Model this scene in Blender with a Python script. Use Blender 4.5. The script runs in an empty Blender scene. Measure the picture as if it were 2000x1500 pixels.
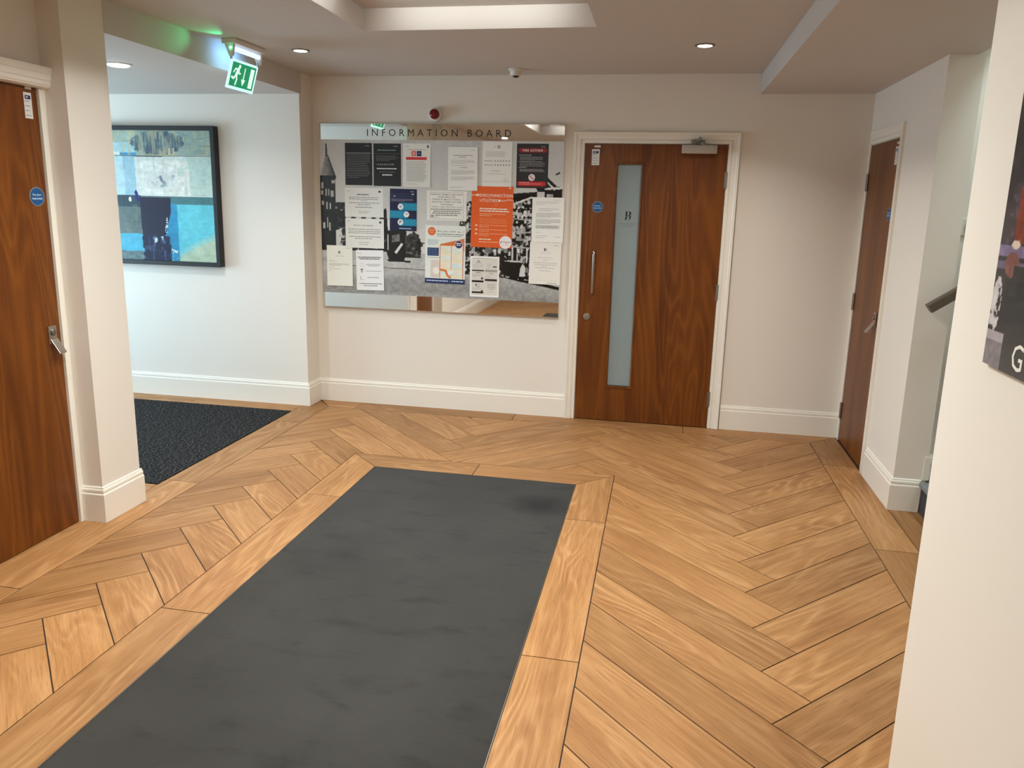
import bpy, math, random
import numpy as np
from mathutils import Vector, Matrix

random.seed(7)
rng = np.random.default_rng(7)
scene = bpy.context.scene
COL = scene.collection

# ------------------------------------------------------------------ camera
CX, CY, CZ = 0.5904, -5.7226, 1.6103
YAW, PITCH, ROLL, FPX = -0.1859, -0.21, 0.024, 1505.37
PPX, PPY = 1002.30, 717.50
fw = Vector((math.sin(YAW)*math.cos(PITCH), math.cos(YAW)*math.cos(PITCH), math.sin(PITCH)))
rt = fw.cross(Vector((0, 0, 1))).normalized()
up = rt.cross(fw)
c_, s_ = math.cos(ROLL), math.sin(ROLL)
rt, up = c_*rt + s_*up, -s_*rt + c_*up
cam_data = bpy.data.cameras.new('camera')
cam_data.sensor_fit = 'HORIZONTAL'
cam_data.sensor_width = 36.0
cam_data.lens = FPX/2000*36.0
cam_data.shift_x = -(PPX-1000)/2000
cam_data.shift_y = (PPY-750)/2000
cam_data.clip_start = 0.02
cam = bpy.data.objects.new('camera', cam_data)
M3 = Matrix((rt, up, -fw)).transposed()
cam.matrix_world = Matrix.Translation((CX, CY, CZ)) @ M3.to_4x4()
COL.objects.link(cam)
scene.camera = cam

# ------------------------------------------------------------------ world, view
world = bpy.data.worlds.new('world')
scene.world = world
world.use_nodes = True
world.node_tree.nodes['Background'].inputs[0].default_value = (0.75, 0.85, 1.0, 1)
world.node_tree.nodes['Background'].inputs[1].default_value = 0.3
scene.view_settings.view_transform = 'Standard'
scene.view_settings.look = 'None'
scene.view_settings.gamma = 1.0
scene.view_settings.use_curve_mapping = False
scene.view_settings.exposure = 0.38

# light levels (each lamp's own light is made in its builder below)
COFFER_W, STRIP_W, SPOT_W, ALCOVE_W, WINDOW_FILL_W, STAIR_W = 16.8, 0.60, 3.0, 8.5, 40.0, 20.0
WARM, NEUTRAL, COOL = (1.0, 0.95, 0.88), (0.95, 1.0, 0.98), (0.46, 0.76, 1.0)

# ------------------------------------------------------------------ helpers
def lin(c):
    c = np.asarray(c, float)
    if c.max() > 1.0: c = c/255.0
    return np.where(c <= 0.04045, c/12.92, ((c+0.055)/1.055)**2.4)

def L4(*c):
    v = lin(c)
    return (float(v[0]), float(v[1]), float(v[2]), 1.0)

def new_obj(name, data, parent=None):
    o = bpy.data.objects.new(name, data)
    COL.objects.link(o)
    if parent: o.parent = parent
    return o

class MB:
    """collects faces for ONE mesh object"""
    def __init__(s): s.v = []; s.f = []
    def box(s, x0, x1, y0, y1, z0, z1):
        b = len(s.v)
        s.v += [(x0,y0,z0),(x1,y0,z0),(x1,y1,z0),(x0,y1,z0),(x0,y0,z1),(x1,y0,z1),(x1,y1,z1),(x0,y1,z1)]
        s.f += [tuple(b+i for i in q) for q in ((3,2,1,0),(4,5,6,7),(0,1,5,4),(1,2,6,5),(2,3,7,6),(3,0,4,7))]
        return s
    def prism(s, poly, z0, z1, to3=lambda x, y, z: (x, y, z)):
        n = len(poly); b = len(s.v)
        s.v += [to3(x, y, z0) for x, y in poly] + [to3(x, y, z1) for x, y in poly]
        s.f.append(tuple(b+i for i in reversed(range(n))))
        s.f.append(tuple(b+n+i for i in range(n)))
        for i in range(n):
            j = (i+1) % n
            s.f.append((b+i, b+j, b+n+j, b+n+i))
        return s
    def lathe(s, prof, n=28, to3=lambda r, a, h: (r*math.cos(a), r*math.sin(a), h)):
        """prof: list of (radius, height)"""
        b = len(s.v); m = len(prof)
        for r, h in prof:
            for i in range(n): s.v.append(to3(r, 2*math.pi*i/n, h))
        for k in range(m-1):
            for i in range(n):
                j = (i+1) % n
                s.f.append((b+k*n+i, b+k*n+j, b+(k+1)*n+j, b+(k+1)*n+i))
        s.f.append(tuple(b+i for i in reversed(range(n))))
        s.f.append(tuple(b+(m-1)*n+i for i in range(n)))
        return s
    def tube(s, path, r, n=12):
        path = [Vector(p) for p in path]; b = len(s.v); m = len(path)
        ref = Vector((0.3, 0.5, 0.81)).normalized()
        for k, p in enumerate(path):
            d = (path[min(k+1, m-1)]-path[max(k-1, 0)]).normalized()
            u = d.cross(ref).normalized(); w = d.cross(u)
            for i in range(n):
                a = 2*math.pi*i/n
                s.v.append(tuple(p+u*r*math.cos(a)+w*r*math.sin(a)))
        for k in range(m-1):
            for i in range(n):
                j = (i+1) % n
                s.f.append((b+k*n+i, b+k*n+j, b+(k+1)*n+j, b+(k+1)*n+i))
        s.f.append(tuple(b+i for i in reversed(range(n))))
        s.f.append(tuple(b+(m-1)*n+i for i in range(n)))
        return s
    def sweep(s, path, prof, side, to3):
        """prof (offset, depth) closed outline swept along a mitred 2D path; side=+1 left of travel, -1 right"""
        path = [Vector(p) for p in path]; m = len(path); n = len(prof); b = len(s.v)
        dirs = [(path[i+1]-path[i]).normalized() for i in range(m-1)]
        nor = [Vector((-d.y, d.x))*side for d in dirs]
        for k in range(m):
            if k == 0: o = nor[0]
            elif k == m-1: o = nor[-1]
            else:
                o = nor[k-1]+nor[k]; o = o/(o.dot(nor[k]))
            for (a, d) in prof:
                q = path[k]+o*a
                s.v.append(to3(q.x, q.y, d))
        for k in range(m-1):
            for i in range(n):
                j = (i+1) % n
                s.f.append((b+k*n+i, b+k*n+j, b+(k+1)*n+j, b+(k+1)*n+i))
        s.f.append(tuple(b+i for i in range(n)))
        s.f.append(tuple(b+(m-1)*n+i for i in reversed(range(n))))
        return s
    def build(s, name, mat, parent=None, smooth=False, bevel=0, fix=True):
        me = bpy.data.meshes.new(name)
        me.from_pydata(s.v, [], s.f)
        if fix:
            import bmesh
            bm = bmesh.new(); bm.from_mesh(me)
            bmesh.ops.recalc_face_normals(bm, faces=bm.faces)
            bm.to_mesh(me); bm.free()
        if mat: me.materials.append(mat)
        if smooth:
            me.polygons.foreach_set('use_smooth', [True]*len(me.polygons))
            try: me.set_sharp_from_angle(angle=math.radians(38))
            except Exception: pass
        o = new_obj(name, me, parent)
        if bevel:
            md = o.modifiers.new('edge', 'BEVEL'); md.width = bevel; md.segments = 2; md.limit_method = 'ANGLE'
        return o

def empty(name, loc=(0, 0, 0), rz=0.0):
    o = new_obj(name, None); o.empty_display_size = 0.1
    o.location = loc; o.rotation_euler = (0, 0, rz)
    return o

def tag(o, label, cat, group=None):
    o['label'] = label; o['category'] = cat
    if group: o['group'] = group
    return o

def struct(o, label=None):
    o['kind'] = 'structure'
    if label: o['label'] = label
    return o

# ------------------------------------------------------------------ materials
class NT:
    def __init__(s, name):
        s.m = bpy.data.materials.new(name); s.m.use_nodes = True
        s.t = s.m.node_tree; s.bsdf = s.t.nodes['Principled BSDF']
    def n(s, typ, **kw):
        nd = s.t.nodes.new(typ)
        for k, v in kw.items():
            if k.startswith('i_'):
                key = k[2:]
                nd.inputs[int(key) if key.isdigit() else key.replace('_', ' ')].default_value = v
            else: setattr(nd, k, v)
        return nd
    def l(s, a, ao, b, bi): s.t.links.new(a.outputs[ao], b.inputs[bi])
    def mathn(s, op, a, b=None):
        nd = s.t.nodes.new('ShaderNodeMath'); nd.operation = op
        for i, x in enumerate((a, b)):
            if x is None: continue
            if isinstance(x, (int, float)): nd.inputs[i].default_value = x
            else: s.t.links.new(x, nd.inputs[i])
        return nd.outputs[0]
    def mix(s, fac, a, b, blend='MIX'):
        nd = s.t.nodes.new('ShaderNodeMix'); nd.data_type = 'RGBA'; nd.blend_type = blend
        for i, x in ((0, fac), (6, a), (7, b)):
            if isinstance(x, (int, float)): nd.inputs[i].default_value = x
            elif isinstance(x, tuple): nd.inputs[i].default_value = x
            else: s.t.links.new(x, nd.inputs[i])
        return nd.outputs[2]
    def set(s, **kw):
        for k, v in kw.items(): s.bsdf.inputs[k.replace('_', ' ')].default_value = v
        return s
    def noise(s, vec, scale, detail=4, rough=0.55, dist=0.0):
        nd = s.n('ShaderNodeTexNoise', i_Scale=scale, i_Detail=detail, i_Roughness=rough, i_Distortion=dist)
        if vec is not None: s.t.links.new(vec, nd.inputs['Vector'])
        return nd.outputs[0]
    def coords(s, scale=(1, 1, 1), offset=None):
        tc = s.n('ShaderNodeTexCoord'); mp = s.n('ShaderNodeMapping')
        mp.inputs['Scale'].default_value = scale
        src = tc.outputs['Object']
        if offset is not None:
            ad = s.t.nodes.new('ShaderNodeVectorMath'); ad.operation = 'ADD'
            s.t.links.new(src, ad.inputs[0]); s.t.links.new(offset, ad.inputs[1]); src = ad.outputs[0]
        s.t.links.new(src, mp.inputs['Vector'])
        return mp.outputs[0]
    def bump(s, h, strength=0.1, dist=0.002):
        b = s.n('ShaderNodeBump', i_Strength=strength, i_Distance=dist)
        s.t.links.new(h, b.inputs['Height']); s.t.links.new(b.outputs[0], s.bsdf.inputs['Normal'])
    def color(s, c):
        if isinstance(c, tuple): s.bsdf.inputs['Base Color'].default_value = c
        else: s.t.links.new(c, s.bsdf.inputs['Base Color'])
    def ramp(s, fac, stops):
        r = s.t.nodes.new('ShaderNodeValToRGB'); cr = r.color_ramp
        cr.elements[0].position = stops[0][0]; cr.elements[0].color = stops[0][1]
        cr.elements[1].position = stops[-1][0]; cr.elements[1].color = stops[-1][1]
        for p, c in stops[1:-1]:
            e = cr.elements.new(p); e.color = c
        s.t.links.new(fac, r.inputs[0])
        return r.outputs[0]

def m_paint(name, col, rough=0.6, bump=0.06, scale=160):
    t = NT(name); v = t.coords()
    n = t.noise(v, 1.3, 3)
    c2 = tuple(x*0.96 for x in col[:3])+(1,)
    t.color(t.mix(n, c2, col)); t.set(Roughness=rough)
    t.bump(t.noise(v, scale, 3), bump, 0.001)
    return t.m

def m_plain(name, col, rough=0.4, metal=0.0, **kw):
    t = NT(name); v = t.coords()
    n = t.noise(v, 35, 2)
    t.color(t.mix(n, tuple(x*0.94 for x in col[:3])+(1,), col))
    t.set(Roughness=rough, Metallic=metal, **kw)
    return t.m

def m_emit(name, col, strength):
    t = NT(name)
    t.color((0.8, 0.8, 0.8, 1)); t.set(Roughness=0.4)
    t.bsdf.inputs['Emission Color'].default_value = col
    t.bsdf.inputs['Emission Strength'].default_value = strength
    return t.m

def m_brushed(name, col, rough, sc=(2, 2, 300)):
    t = NT(name); v = t.coords(sc)
    n = t.noise(v, 3, 3)
    t.color(t.mix(n, tuple(x*0.82 for x in col[:3])+(1,), col))
    t.set(Roughness=rough, Metallic=1.0)
    t.bump(n, 0.04, 0.0005)
    return t.m

def m_oak():
    t = NT('oak_tile')
    oi = t.n('ShaderNodeObjectInfo')
    rnd = oi.outputs['Random']
    cmb = t.n('ShaderNodeCombineXYZ')
    t.t.links.new(t.mathn('MULTIPLY', rnd, 41.0), cmb.inputs[0])
    t.t.links.new(t.mathn('MULTIPLY', rnd, 17.3), cmb.inputs[1])
    off = cmb.outputs[0]
    big = t.noise(t.coords((1.1, 5.5, 1), off), 1.0, 3, 0.5, 0.6)        # broad light and dark bands
    # cathedral figure: contour lines of a stretched noise field
    fld = t.noise(t.coords((0.85, 4.2, 1), off), 1.0, 2, 0.4, 0.3)
    rings = t.mathn('SINE', t.mathn('MULTIPLY', fld, 95.0))
    rings = t.mathn('MULTIPLY_ADD', rings, 0.5); 
    rn = rings.node; rn.inputs[2].default_value = 0.5
    pore = t.noise(t.coords((9, 260, 1), off), 1.0, 3, 0.7)
    streak = t.noise(t.coords((2.2, 60, 1), off), 1.0, 4, 0.6)
    base = t.ramp(big, [(0.25, L4(139, 94, 54)), (0.5, L4(164, 117, 71)), (0.78, L4(180, 134, 87))])
    line = t.mathn('POWER', rings, 3.0)
    figm = t.ramp(t.noise(t.coords((0.9, 3.0, 1), off), 1.3, 2), [(0.40, (0,0,0,1)), (0.62, (1,1,1,1))])   # where the figure shows
    c = t.mix(t.mathn('MULTIPLY', t.mathn('MULTIPLY', line, figm), 0.42), base, L4(206, 161, 112))
    c = t.mix(t.mathn('MULTIPLY', t.mathn('MULTIPLY', t.mathn('POWER', t.mathn('SUBTRACT', 1.0, rings), 3.0), figm), 0.20), c, L4(120, 79, 43))
    pm = t.mathn('MULTIPLY', t.mathn('SUBTRACT', 1.0, t.ramp(pore, [(0.32, (0,0,0,1)), (0.50, (1,1,1,1))])), 0.45)
    c = t.mix(pm, c, L4(94, 58, 30))
    sm = t.mathn('MULTIPLY', t.ramp(streak, [(0.46, (0,0,0,1)), (0.68, (1,1,1,1))]), 0.34)
    c = t.mix(sm, c, L4(200, 152, 104))
    sd_ = t.noise(t.coords((1.6, 34, 1), off), 1.0, 4, 0.6)
    c = t.mix(t.mathn('MULTIPLY', t.ramp(sd_, [(0.50, (0,0,0,1)), (0.70, (1,1,1,1))]), 0.34), c, L4(126, 82, 45))
    knot = t.noise(t.coords((2.1, 4.5, 1), off), 2.0, 1)
    km = t.mathn('MULTIPLY', t.ramp(knot, [(0.74, (0,0,0,1)), (0.82, (1,1,1,1))]), 0.45)
    c = t.mix(km, c, L4(104, 66, 38))
    hs = t.n('ShaderNodeHueSaturation', i_Hue=0.5, i_Saturation=1.0)
    t.t.links.new(c, hs.inputs['Color'])
    r2 = t.mathn('FRACT', t.mathn('MULTIPLY', rnd, 7.77))
    t.t.links.new(t.mathn('ADD', 0.84, t.mathn('MULTIPLY', r2, 0.26)), hs.inputs['Value'])
    t.color(hs.outputs[0])
    t.set(Roughness=0.5)
    t.bsdf.inputs['Specular IOR Level'].default_value = 0.28
    t.bump(pore, 0.12, 0.0006)
    return t.m

def m_veneer():
    t = NT('walnut_veneer')
    oi = t.n('ShaderNodeObjectInfo'); rnd = oi.outputs['Random']
    cmb = t.n('ShaderNodeCombineXYZ')
    t.t.links.new(t.mathn('MULTIPLY', rnd, 9.0), cmb.inputs[0])
    off = cmb.outputs[0]
    fld = t.noise(t.coords((3.0, 1, 0.38), off), 1.0, 2, 0.45, 0.7)
    rings = t.mathn('SINE', t.mathn('MULTIPLY', fld, 105.0))
    rings = t.mathn('MULTIPLY_ADD', rings, 0.5); rings.node.inputs[2].default_value = 0.5
    streak = t.noise(t.coords((70, 1, 0.9), off), 1.0, 4, 0.6)
    band = t.noise(t.coords((7, 1, 0.45), off), 1.0, 3, 0.5)
    pore = t.noise(t.coords((420, 1, 9), off), 1.0, 2, 0.6)
    c = t.ramp(band, [(0.28, L4(80, 38, 8)), (0.52, L4(108, 57, 14)), (0.78, L4(128, 72, 20))])
    c = t.mix(t.mathn('MULTIPLY', t.mathn('POWER', rings, 4.0), 0.26), c, L4(146, 86, 30))
    c = t.mix(t.mathn('MULTIPLY', t.mathn('POWER', t.mathn('SUBTRACT', 1.0, rings), 2.0), 0.22), c, L4(70, 32, 6))
    sm = t.mathn('MULTIPLY', t.ramp(streak, [(0.48, (0,0,0,1)), (0.75, (1,1,1,1))]), 0.26)
    c = t.mix(sm, c, L4(152, 90, 32))
    pm = t.mathn('MULTIPLY', t.ramp(pore, [(0.52, (0,0,0,1)), (0.7, (1,1,1,1))]), 0.35)
    c = t.mix(pm, c, L4(56, 24, 4))
    t.color(c); t.set(Roughness=0.38)
    t.bsdf.inputs['Specular IOR Level'].default_value = 0.35
    t.bump(pore, 0.05, 0.0004)
    return t.m

def m_mat():
    t = NT('mat_pile'); v = t.coords()
    fine = t.noise(v, 420, 2, 0.7); blot = t.noise(v, 1.6, 4, 0.6); smud = t.noise(t.coords((2.2, 5, 1)), 1.8, 5, 0.65, 0.4)
    c = t.ramp(blot, [(0.3, L4(51, 49, 46)), (0.7, L4(64, 62, 58))])
    c = t.mix(t.mathn('MULTIPLY', fine, 0.5), c, L4(42, 41, 40))
    sm = t.mathn('MULTIPLY', t.ramp(smud, [(0.54, (0,0,0,1)), (0.70, (1,1,1,1))]), 0.55)
    c = t.mix(sm, c, L4(34, 33, 32))
    # the damp patch by the right-hand edge
    d = t.t.nodes.new('ShaderNodeVectorMath'); d.operation = 'DISTANCE'
    mp = t.coords((1, 1.35, 1))
    ad = t.t.nodes.new('ShaderNodeVectorMath'); ad.operation = 'ADD'
    nz = t.n('ShaderNodeTexNoise', i_Scale=7.0, i_Detail=4.0)
    t.t.links.new(v, nz.inputs['Vector'])
    sc = t.t.nodes.new('ShaderNodeVectorMath'); sc.operation = 'SCALE'; sc.inputs[3].default_value = 0.16
    t.t.links.new(nz.outputs['Color'], sc.inputs[0]); t.t.links.new(mp, ad.inputs[0]); t.t.links.new(sc.outputs[0], ad.inputs[1])
    t.t.links.new(ad.outputs[0], d.inputs[0])
    d.inputs[1].default_value = (0.02+0.08, -1.80*1.35+0.08, 0.08)
    pm = t.mathn('MULTIPLY', t.ramp(d.outputs['Value'], [(0.05, (1,1,1,1)), (0.24, (0,0,0,1))]), 0.85)
    c = t.mix(pm, c, L4(24, 23, 23))
    t.color(c); t.set(Roughness=0.95)
    t.bsdf.inputs['Specular IOR Level'].default_value = 0.15
    t.set(Sheen_Weight=0.10, Sheen_Roughness=0.5)
    t.bump(fine, 0.5, 0.002)
    return t.m

def m_carpet():
    t = NT('charcoal_carpet'); v = t.coords((1, 1, 1))
    a = t.noise(v, 190, 2, 0.7); b = t.noise(t.coords((60, 130, 1)), 1.0, 2, 0.6)
    c = t.ramp(b, [(0.36, L4(15, 16, 16)), (0.52, L4(32, 32, 33)), (0.64, L4(100, 98, 96))])
    c = t.mix(t.mathn('MULTIPLY', a, 0.35), c, L4(20, 20, 21))
    t.color(c); t.set(Roughness=0.98); t.bsdf.inputs['Specular IOR Level'].default_value = 0.1
    t.bump(a, 0.8, 0.004)
    return t.m

def m_print(name='ink_print', rough=0.45, spec=0.4, coat=0.0):
    t = NT(name)
    at = t.n('ShaderNodeAttribute', attribute_name='ink')
    t.t.links.new(at.outputs['Color'], t.bsdf.inputs['Base Color'])
    t.set(Roughness=rough); t.bsdf.inputs['Specular IOR Level'].default_value = spec
    t.bsdf.inputs['Coat Weight'].default_value = coat
    return t.m

PAINT = m_paint('wall_paint', L4(236, 229, 218))
CEILP = m_paint('ceiling_paint_dimmed', L4(204, 197, 190), 0.7)  # white darkened below the walls; the ceiling's dimness is put into this colour
TRIM = m_paint('trim_gloss', L4(240, 234, 222), 0.32, 0.02, 60)
OAK = m_oak(); VENEER = m_veneer(); MATP = m_mat(); CARPET = m_carpet()
GROUT = m_plain('dark_grout', L4(40, 27, 17), 0.8)
STEEL = m_brushed('brushed_steel', L4(190, 184, 176), 0.34)
STEELD = m_brushed('dull_steel', L4(150, 144, 136), 0.45)
CHROME = m_plain('chrome', L4(220, 220, 220), 0.12, 1.0)
RAILM = m_brushed('rail_steel', L4(128, 120, 106), 0.4, (300, 2, 2))
MIRROR = m_plain('mirror', (0.86, 0.87, 0.86, 1), 0.025, 1.0)
PRINT = m_print(); GLOSSP = m_print('photo_print', 0.22, 0.45, 0.15); PAINTG = m_print('painting_ink', 0.55, 0.3)
PAPER = m_plain('paper', L4(226, 224, 218), 0.7)
BLACK = m_plain('black_lacquer', L4(11, 11, 12), 0.5)
FROST = m_plain('frosted_glass', L4(140, 154, 156), 0.22)
RED = m_plain('red_lens', L4(120, 8, 20), 0.12)
WHITEP = m_plain('white_plastic', L4(226, 222, 214), 0.4)
DARKP = m_plain('dark_plastic', L4(34, 33, 32), 0.4)
STAIRD = m_plain('stair_vinyl_dark', L4(52, 53, 58), 0.6)
STAIRG = m_plain('stair_vinyl_grey', L4(120, 124, 124), 0.55)

# ------------------------------------------------------------------ print builders
_txt = {}
def glyphs(body, cap, width=None, bold=0.0):
    key = (body, cap, width, bold)
    if key in _txt: return _txt[key]
    def make(sp):
        cu = bpy.data.curves.new('t', 'FONT'); cu.body = body; cu.size = 1.0; cu.space_character = sp
        cu.resolution_u = 2; cu.offset = bold
        o = bpy.data.objects.new('t', cu); COL.objects.link(o)
        dg = bpy.context.evaluated_depsgraph_get()
        me = bpy.data.meshes.new_from_object(o.evaluated_get(dg))
        v = np.array([(p.co.x, p.co.y) for p in me.vertices]) if len(me.vertices) else np.zeros((0, 2))
        f = [tuple(p.vertices) for p in me.polygons]
        bpy.data.objects.remove(o); bpy.data.curves.remove(cu); bpy.data.meshes.remove(me)
        return v, f
    k = cap/0.69
    v, f = make(1.0)
    if width is not None and len(body) > 1:
        w1 = np.ptp(v[:, 0])*k; v2, _ = make(1.5); w2 = np.ptp(v2[:, 0])*k
        sp = 1.0+0.5*(width-w1)/(w2-w1)
        if sp >= 0.82: v, f = make(sp); v = v*k
        else:
            v = v*k; v[:, 0] *= width/np.ptp(v[:, 0])
    else: v = v*k
    v = v.copy(); v[:, 0] -= v[:, 0].min()
    _txt[key] = (v, f)
    return v, f

class Print:
    """flat print laid out in the sheet's own metres (x right, z up from the lower left corner)"""
    def __init__(s, w, h): s.w, s.h = w, h; s.v = []; s.f = []; s.c = []; s.layer = 0
    def poly(s, pts, col, layer=None):
        s.layer += 1
        y = -0.00025 - 0.00001*s.layer if layer is None else layer
        b = len(s.v); col = tuple(lin(col))
        s.v += [(x*s.w, y, z*s.h) for x, z in pts]; s.c += [col]*len(pts); s.f.append(tuple(range(b, b+len(pts))))
    def rect(s, x0, z0, x1, z1, col): s.poly([(x0, z0), (x1, z0), (x1, z1), (x0, z1)], col)
    def disc(s, x, z, r, col, n=24):
        """r as a fraction of the width"""
        s.poly([(x+r*math.cos(2*math.pi*i/n), z+r*s.w/s.h*math.sin(2*math.pi*i/n)) for i in range(n)], col)
    def stroke(s, pts, wd, col):
        """thick line, wd as a fraction of the width"""
        for (a, b) in zip(pts[:-1], pts[1:]):
            dx, dz = (b[0]-a[0])*s.w, (b[1]-a[1])*s.h; l = math.hypot(dx, dz) or 1
            nx, nz = -dz/l*wd*s.w/2, dx/l*wd*s.w/2
            s.poly([(a[0]+nx/s.w, a[1]+nz/s.h), (a[0]-nx/s.w, a[1]-nz/s.h), (b[0]-nx/s.w, b[1]-nz/s.h), (b[0]+nx/s.w, b[1]+nz/s.h)], col)
        for p in pts: s.disc(p[0], p[1], wd/2, col, 10)
    def text(s, body, x, z, cap, col, width=None, align='L', bold=0.0):
        """cap height and width as fractions of the sheet height and width"""
        v, f = glyphs(body, cap*s.h, None if width is None else width*s.w, bold)
        if not len(v): return
        tw = v[:, 0].max()
        ox = x*s.w - (tw/2 if align == 'C' else tw if align == 'R' else 0)
        s.layer += 1; y = -0.00025 - 0.00001*s.layer
        b = len(s.v); c = tuple(lin(col))
        s.v += [(float(p[0])+ox, y, float(p[1])+z*s.h) for p in v]; s.c += [c]*len(v)
        s.f += [tuple(b+i for i in q) for q in f]
    def words(s, x0, x1, z, hgt, col, align='L', fill=1.0):
        """one line of print too small to read: word-long dashes"""
        xs = []; x = x0; end = x0+(x1-x0)*fill
        while x < end-0.01:
            l = min(random.uniform(0.025, 0.09), end-x); xs.append((x, x+l)); x += l+0.012
        sh = 0 if align == 'L' else (x1-end)/2
        for a, b in xs: s.rect(a+sh, z, b+sh, z+hgt, col)
    def lines(s, x0, x1, z1, z0, n, col, hgt=0.008, align='L', last=0.6):
        for i in range(n):
            z = z1-(z1-z0)*i/max(n-1, 1)
            s.words(x0, x1, z, hgt, col, align, last if i == n-1 else random.uniform(0.86, 1.0))
    def build(s, name, parent, mat=None):
        me = bpy.data.meshes.new(name); me.from_pydata(s.v, [], s.f)
        a = me.color_attributes.new('ink', 'FLOAT_COLOR', 'POINT')
        a.data.foreach_set('color', np.c_[np.array(s.c, float), np.ones(len(s.c))].astype(np.float32).ravel())
        me.materials.append(mat or PRINT)
        return new_obj(name, me, parent)

def grid_print(name, x0, x1, z0, z1, rgb, parent, mat):
    """a printed picture: a flat sheet of coloured cells, rgb[row from the top, column] in 0..255"""
    ny, nx, _ = rgb.shape
    xs = np.linspace(x0, x1, nx); zs = np.linspace(z1, z0, ny)
    X, Z = np.meshgrid(xs, zs)
    co = np.stack([X, np.zeros_like(X), Z], -1).reshape(-1, 3)
    idx = np.arange(nx*ny).reshape(ny, nx)
    q = np.stack([idx[1:, :-1], idx[1:, 1:], idx[:-1, 1:], idx[:-1, :-1]], -1).reshape(-1, 4)
    me = bpy.data.meshes.new(name)
    me.vertices.add(len(co)); me.vertices.foreach_set('co', co.ravel())
    me.loops.add(q.size); me.loops.foreach_set('vertex_index', q.ravel())
    me.polygons.add(len(q)); me.polygons.foreach_set('loop_start', np.arange(0, q.size, 4))
    me.update(calc_edges=True); me.validate()
    a = me.color_attributes.new('ink', 'FLOAT_COLOR', 'POINT')
    c = lin(np.clip(rgb, 0, 255)/255.0)
    a.data.foreach_set('color', np.concatenate([c.reshape(-1, 3), np.ones((nx*ny, 1))], 1).astype(np.float32).ravel())
    me.materials.append(mat)
    return new_obj(name, me, parent)

def vnoise(ny, nx, cy, cx):
    g = rng.random((cy+2, cx+2))
    y = np.linspace(0, cy, ny); x = np.linspace(0, cx, nx)
    yi = y.astype(int); xi = x.astype(int); fy = (y-yi)[:, None]; fx = (x-xi)[None]
    fy = fy*fy*(3-2*fy); fx = fx*fx*(3-2*fx)
    a = g[yi][:, xi]; b = g[yi][:, xi+1]; c = g[yi+1][:, xi]; d = g[yi+1][:, xi+1]
    return (a*(1-fx)+b*fx)*(1-fy)+(c*(1-fx)+d*fx)*fy
def fbm(ny, nx, cy, cx, o=4):
    r = 0; amp = 0.5; tot = 0
    for i in range(o): r = r+amp*vnoise(ny, nx, cy*2**i, cx*2**i); tot += amp; amp *= 0.55
    return r/tot
def inpoly(X, Y, pts):
    r = np.zeros(X.shape, bool); n = len(pts)
    for i in range(n):
        (xa, ya), (xb, yb) = pts[i], pts[(i+1) % n]
        cnd = (ya > Y) != (yb > Y)
        xx = (xb-xa)*(Y-ya)/((yb-ya) if yb != ya else 1e-9)+xa
        r ^= cnd & (X < xx)
    return r

# ------------------------------------------------------------------ structure: room shell
ZC, ZA, ZR = 2.508, 2.355, 2.375          # main ceiling, alcove ceiling, right-hand soffit
CFX0, CFX1, CFY0, CFY1, CFZ = -1.081, 0.187, -4.90, -1.472, 2.622
XP = -2.07                                 # face of the left pier
XN, YN = 1.25, -3.82                       # near wall face and its far edge
YF = -8.0

def wall(name, *boxes, mat=None, label=None):
    m = MB()
    for b in boxes: m.box(*b)
    return struct(m.build(name, mat or PAINT, fix=False), label)

wall('wall_back', (-2.092, -0.03, 0.012, 0.20, 0, ZC), (1.025, 1.98, 0.012, 0.20, 0, ZC), (-0.03, 1.025, 0.012, 0.20, 2.07, ZC), label='white back wall with the information board and a wooden door')
wall('wall_alcove', (-5.2, -2.092, -0.20, 0.20, 0, ZC), label='white alcove wall behind the abstract painting')
wall('wall_left', (-2.40, XP, -2.545, -2.305, 0, ZC), (-2.40, XP-0.007, -2.305, -2.255, 0, ZC), (-2.40, -2.19, -3.56, -2.545, 2.07, ZC), (-2.40, XP, YF, -3.56, 0, ZC), label='white pier and wall around the left wooden door')
wall('wall_alcove_near', (-5.2, -2.40, -2.45, -2.255, 0, ZC))
wall('wall_alcove_left', (-5.3, -5.2, -2.45, -1.95, 0, ZC), (-5.3, -5.2, -0.65, -0.2, 0, ZC), (-5.3, -5.2, -1.95, -0.65, 0, 0.5), (-5.3, -5.2, -1.95, -0.65, 2.0, ZC))  # unseen end wall, opening left for the assumed window
wall('wall_right', (1.915, 2.08, -1.37, -0.735, 0, ZR), (1.915, 2.08, -0.735, 0.012, 2.06, ZR), (1.915, 2.08, -0.022, 0.012, 0, 2.06), label='white right wall with a narrow wooden door')
wall('wall_stairs', (2.08, 5.0, -1.305, -1.20, 0, 3.7), (1.97, 2.08, -1.37, -1.20, ZR, 3.7), label='grey-white wall rising beside the stairs')
wall('wall_stairs_front', (2.07, 5.0, -2.75, -2.60, 0, 3.7))
wall('wall_stairs_end', (5.0, 5.1, -2.75, -1.2, 0, 3.7))
wall('wall_stairs_upper', (1.97, 2.045, -2.6, -1.37, ZC, 3.7))
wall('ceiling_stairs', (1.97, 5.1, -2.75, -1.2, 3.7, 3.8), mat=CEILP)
wall('wall_right_hall', (2.07, 2.2, YF, -2.75, 0, ZR))
wall('wall_near', (XN, XN+0.15, YF, YN, 0, ZR), label='near white wall at the right carrying the floor sign')
wall('wall_front', (-2.4, 2.2, YF-0.1, YF, 0, ZC))
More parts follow.
